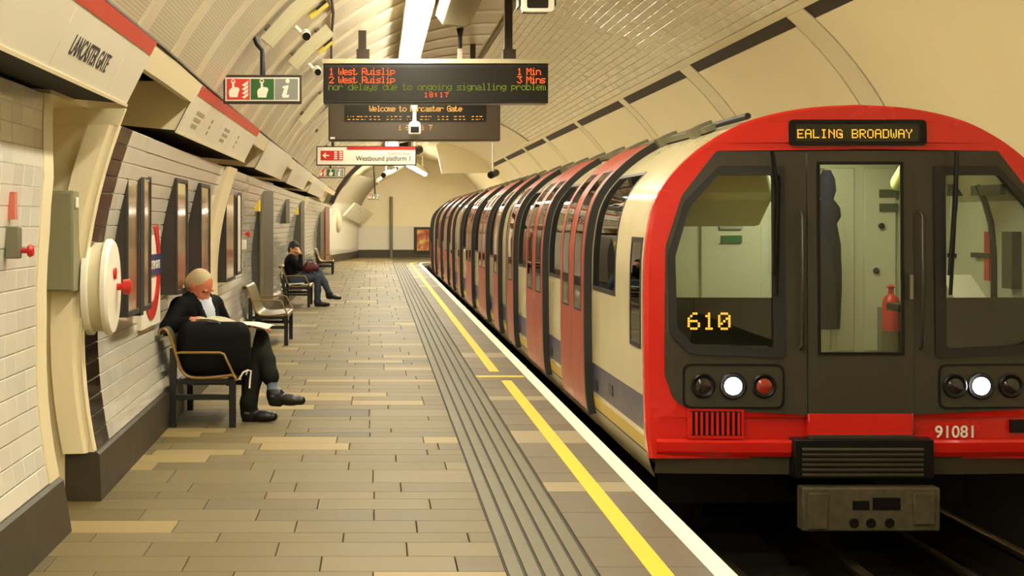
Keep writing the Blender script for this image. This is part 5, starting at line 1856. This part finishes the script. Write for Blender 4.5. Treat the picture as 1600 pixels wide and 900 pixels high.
SKIN = mat('skin_ruddy', (184, 108, 76), .5, var=.08, scale=14)
SKIN2 = mat('skin_pale', (212, 156, 118), .5, var=.06, scale=14)
EYE = mat('eye_dark', (40, 30, 26), .2)
LIP = mat('lip', (164, 88, 70), .5)
JACKET = mat('jacket_black', (13, 14, 13), .85, spec=.15, var=.2, scale=30, bump=.15, bscale=200)
SHIRT = mat('shirt_pale_blue', (188, 196, 208), .8, bump=.2, bscale=60)
TROUS = mat('trousers_charcoal', (25, 25, 20), .85, spec=.15, var=.15, scale=20, bump=.2, bscale=30)
SOCK = mat('sock_grey_blue', (96, 108, 122), .9)
SHOE = mat('shoe_black', (12, 10, 9), .4)
HAIR_M = mat('hair_grey_blond', (176, 160, 122), .7, var=.15, scale=60, bump=.4, bscale=150)
HAIR_W = mat('hair_dark', (26, 20, 16), .6, bump=.4, bscale=120)
JEANS = mat('jeans_blue', (50, 60, 76), .85, var=.2, scale=24)
mats_m = [SKIN, EYE, LIP, JACKET, SHIRT, TROUS, SOCK, SHOE]

def rotz(p, a, c=(0, 0)):
    x, y = p[0]-c[0], p[1]-c[1]
    return (c[0]+x*math.cos(a)-y*math.sin(a), c[1]+x*math.sin(a)+y*math.cos(a), p[2])
# ---------------- the seated man (local: +x out from the wall, +y away from the camera)
MO = Vector((-1.435, 11.76, 0))
tw = lambda p: rotz(p, -.62)          # torso turned towards the camera
S = Sdf()
J, SH, TR, SO, SK = 3, 4, 5, 6, 0
S.ell((.0, 0, .50), (.165, .185, .13), TR, .05)
S.cap(tw((.01, 0, .52)), tw((-.005, 0, .70)), .15, .155, J, .06)
tf = np.stack([V(math.cos(-.62), math.sin(-.62), 0), V(-math.sin(-.62), math.cos(-.62), 0), V(0, 0, 1)], 1)
S.ell(tw((.0, 0, .66)), (.145, .185, .19), J, .05, tf)
S.ell(tw((-.01, 0, .80)), (.135, .20, .165), J, .05, tf)
S.cap(tw((-.015, -.185, .895)), tw((-.01, .185, .895)), .074, .074, J, .07)
S.cap(tw((-.005, -.08, .95)), tw((-.005, .08, .95)), .06, .06, J, .05)
# shirt front and collar
S.ell(tw((.095, .0, .80)), (.055, .075, .16), SH, .012, tf)
S.cap(tw((.055, -.055, .935)), tw((.10, .0, .90)), .026, .022, SH, .012); S.cap(tw((.055, .055, .935)), tw((.10, .0, .90)), .026, .022, SH, .012)
S.cap(tw((.02, -.06, .965)), tw((.055, -.055, .935)), .022, .024, SH, .012); S.cap(tw((.02, .06, .965)), tw((.055, .055, .935)), .022, .024, SH, .012)
# lapels
for b in (-1, 1):
    S.path([tw((.0, b*.085, .975)), tw((.075, b*.088, .90)), tw((.135, b*.075, .78)), tw((.150, b*.045, .66))], (.028, .030, .028, .026), J, .012)
# neck and bowed head
hc = V(*tw((.035, -.02, 1.045)))
S.cap(tw((.005, 0, .93)), hc-V(.0, 0, .035), .062, .056, SK, .03)
hf = V(*rotz((.80, 0, -.60), -.50)); hu = V(*rotz((.60, 0, .80), -.50))
Pm, Fm = add_head(S, hc, hf, hu, SK, 1, 2, 1.10)
# right arm: elbow out over the bench back, hand on the paper
S.path([(-.12, -.17, .885), (-.195, -.325, .74)], (.080, .060), J, .04)
S.path([(-.195, -.325, .74), (-.03, -.375, .785)], (.060, .046), J, .03)
S.path([(-.03, -.372, .788), (.0, -.382, .798)], (.033, .030), SK, .01)
add_hand(S, (.0, -.382, .80), (.95, .1, .02), (.15, .55, -.85), -1, SK, .95, sc=1.05)
# left arm, far side
S.path([(.11, .17, .88), (.21, .26, .68)], (.078, .060), J, .04)
S.path([(.20, .27, .68), (.40, .17, .71)], (.056, .042), J, .03)
S.path([(.39, .175, .71), (.42, .16, .715)], (.032, .030), SK, .01)
add_hand(S, (.42, .16, .716), (.9, -.35, .1), (-.1, -.2, -1), 1, SK, .7, sc=1.05)
# legs
S.path([(.02, -.10, .475), (.28, -.13, .515), (.46, -.16, .53)], (.115, .094, .074), TR, .04)
S.path([(.46, -.16, .53), (.455, -.20, .33), (.43, -.24, .16)], (.076, .070, .066), TR, .03)
S.cap((.43, -.24, .165), (.425, -.245, .145), .070, .070, TR, .01)
S.path([(.42, -.24, .15), (.42, -.24, .05)], (.044, .042), SO, .01)
S.path([(.02, .09, .49), (.27, .04, .60), (.49, -.06, .63)], (.115, .096, .078), TR, .04)
S.path([(.49, -.06, .63), (.555, -.18, .47), (.592, -.255, .365)], (.080, .072, .066), TR, .03)
S.cap((.592, -.255, .37), (.597, -.262, .352), .070, .070, TR, .01)
S.path([(.597, -.262, .35), (.63, -.30, .215)], (.044, .042), SO, .01)
shoe(S, (.40, -.245, .046), (.62, -.27, .042), (0, 0, 1), 7)
shoe(S, (.61, -.305, .185), (.84, -.33, .175), (-.05, 0, 1), 7)
man = thing('person', 'grey-haired person in a black jacket and pale blue shirt reading a newspaper on a bench', 'person', MO)
link_mesh('body', S.mesh('man_body', mats_m, .0065), man)
H = Sdf()
H.ell(Pm(-.018, 0, .036), (.107, .086, .101), 0, .01, Fm)
H.ell(Pm(-.05, 0, -.01), (.080, .083, .080), 0, .03, Fm)
H.ell(Pm(.122, 0, -.035), (.112, .13, .112), None, .012, Fm, True)
H.ell(Pm(.0, .09, -.02), (.03, .03, .04), None, .008, Fm, True); H.ell(Pm(.0, -.09, -.02), (.03, .03, .04), None, .008, Fm, True)
H.ell(Pm(.03, 0, -.16), (.2, .12, .1), None, .01, Fm, True)
link_mesh('hair', H.mesh('man_hair', [HAIR_M], .005), man)
# newspaper: two leaves spread from his hand over his knees
PAPER = mat('newsprint', (178, 172, 142), .8, var=.12, scale=16)
PRINT = mat('newsprint_dark', (112, 108, 84), .8, var=.25, scale=22)
np_root = thing('newspaper', 'open newspaper spread across the lap of the grey-haired person', 'newspaper', (-1.2, 11.5, .75))
def leaf(nm, A_, B_, C_, D_, sag, m, t=.005):
    A_, B_, C_, D_ = (Vector(p) for p in (A_, B_, C_, D_))
    rows, nr = [], []
    for i in range(9):
        u_ = i/8
        r, nn = [], []
        for j in range(9):
            v_ = j/8
            p = (A_*(1-u_)+B_*u_)*(1-v_)+(D_*(1-u_)+C_*u_)*v_
            p = p+Vector((0, 0, sag*math.sin(PI*u_)+.006*math.sin(7*v_+3*u_)))
            r.append(tuple(p+MO)); nn.append((B_-A_).cross(D_-A_).normalized())
        rows.append(r); nr.append(nn)
    mb = MB(); mb.sheet(rows, nr, t); return mb.build(nm, m, np_root, smooth=60)
leaf('page', (.03, -.47, .815), (.30, -.44, .765), (.34, -.12, .762), (.13, -.18, .812), .012, PAPER)
leaf('page', (.30, -.44, .764), (.57, -.40, .735), (.62, -.02, .735), (.34, -.12, .761), .01, M['white_paint'])
leaf('page', (.26, -.45, .765), (.50, -.42, .74), (.47, -.44, .60), (.36, -.46, .585), .0, PRINT)
leaf('page', (.06, -.465, .802), (.30, -.445, .752), (.33, -.14, .749), (.13, -.19, .799), .012, PRINT)
# black bag standing on the near end of the bench
B_ = Sdf()
for z, w in ((.45, .0), (.50, .003), (.55, .004), (.60, .004), (.65, .002), (.70, -.002)):
    B_.cap((-.02, 0, z), (.36, .0, z), .066+w, .062+w, 0, .08)
B_.cap((-.02, 0, .735), (.36, .0, .735), .055, .055, 0, .08)
bag = thing('bag', 'large black bag standing on the near end of the bench beside the seated man', 'bag', (-1.42, 11.27, .4))
ob = link_mesh('bag_body', B_.mesh('bag_body', [mat('bag_black', (10, 10, 9), .75, spec=.15, bump=.3, bscale=18)], .01, 4), bag, (0, 0, -.4))
q = MB(); q.tube([(-1.32, 11.235, .76), (-1.30, 11.23, .79), (-1.22, 11.23, .79), (-1.18, 11.235, .76)], .012, 6); q.build('handle', M['t_black'], bag, smooth=60)
q = MB(); q.tube([(-1.00, 11.19, .40), (-.985, 11.18, .435), (-.96, 11.17, .43), (-.968, 11.17, .36), (-.972, 11.165, .30)], .007, 6); q.tube([(-.985, 11.18, .435), (-1.02, 11.17, .42), (-1.05, 11.17, .37)], .007, 6); q.build('white_tie', M['white_paint'], bag, smooth=60)

# ---------------- the woman on the third bench
WO = Vector((-1.565, 27.1, 0))
S = Sdf()
S.ell((.0, 0, .49), (.15, .175, .12), 5, .05)
S.ell((-.02, 0, .66), (.13, .17, .19), 3, .05)
S.ell((-.03, 0, .80), (.125, .185, .15), 3, .05)
S.cap((-.03, -.14, .89), (-.03, .14, .89), .06, .06, 3, .05)
S.cap((-.02, 0, .92), (.0, 0, 1.0), .05, .048, 0, .03)
whc = V(.03, -.01, 1.06)
wf = V(*rotz((.96, 0, -.25), -.75)); wu = V(*rotz((.25, 0, .96), -.75))
Pw, Fw = add_head(S, whc, wf, wu, 0, 1, 2, 1.0)
S.path([(-.02, -.18, .88), (.16, -.23, .70)], (.064, .052), 3, .03)
S.path([(.16, -.23, .70), (.155, -.20, .93)], (.052, .038), 3, .03)
S.path([(.155, -.20, .93), (.152, -.19, .96)], (.029, .027), 0, .01)
add_hand(S, (.15, -.19, .965), (-.35, .25, .9), (-.75, .3, -.3), 1, 0, .6)
S.path([(-.02, .18, .88), (.12, .22, .66)], (.064, .052), 3, .03)
S.path([(.12, .22, .66), (.30, .03, .66)], (.052, .038), 3, .03)
add_hand(S, (.31, .02, .66), (.8, -.6, 0), (0, -.2, -1), -1, 0, .6)
S.path([(.02, -.10, .47), (.26, -.11, .51), (.46, -.12, .53)], (.105, .085, .066), 5, .04)
S.path([(.46, -.12, .53), (.47, -.15, .30), (.46, -.16, .10)], (.068, .060, .056), 5, .03)
S.path([(.02, .09, .48), (.26, .04, .58), (.48, -.04, .62)], (.105, .086, .068), 5, .04)
S.path([(.48, -.04, .62), (.59, -.12, .44), (.66, -.17, .28)], (.068, .062, .054), 5, .03)
shoe(S, (.44, -.16, .046), (.66, -.17, .042), (0, 0, 1), 7)
shoe(S, (.65, -.18, .20), (.87, -.20, .165), (.1, 0, 1), 7)
JACK2 = mat('coat_black', (15, 14, 15), .85, spec=.15, var=.2, scale=30)
woman = thing('person', 'person in a dark coat and jeans, hand raised to forehead, on the third bench', 'person', WO)
link_mesh('body', S.mesh('woman_body', [SKIN2, EYE, LIP, JACK2, SHIRT, JEANS, SOCK, SHOE], .009), woman)
H = Sdf()
H.ell(Pw(-.020, 0, .040), (.108, .088, .102), 0, .01, Fw)
H.ell(Pw(-.06, 0, -.04), (.07, .08, .08), 0, .03, Fw)
H.ell(Pw(.12, 0, -.045), (.10, .10, .10), None, .012, Fw, True)
H.ell(Pw(.03, 0, -.18), (.2, .12, .1), None, .01, Fw, True)
link_mesh('hair', H.mesh('woman_hair', [HAIR_W], .007), woman)
B_ = Sdf(); B_.cap((-.08, 0, 0), (.10, .0, 0), .065, .06, 0, .05); B_.cap((-.06, 0, .07), (.08, 0, .06), .045, .04, 0, .05)
hb_ = thing('handbag', 'maroon handbag held on the lap of the person in jeans', 'bag', (-1.23, 27.0, .70))
link_mesh('bag_body', B_.mesh('handbag_body', [mat('maroon_leather', (88, 26, 26), .5)], .01, 3), hb_)
q = MB(); q.tube([(-1.31, 26.97, .76), (-1.29, 26.96, .85), (-1.2, 26.96, .85), (-1.18, 26.97, .76)], .01, 6); q.build('handle', M['t_black'], hb_, smooth=60)
q = MB(); q.sheet([[(-1.62, 26.75, .405), (-1.62, 26.95, .405)], [(-1.34, 26.72, .42), (-1.34, 26.93, .42)]], [[Vector((0, 0, 1))]*2]*2, .02)
tag(q.build('folded_paper', M['white_paint'], None, loc=(-1.5, 26.85, .4)), 'folded white paper on the near seat of the third bench', 'newspaper')
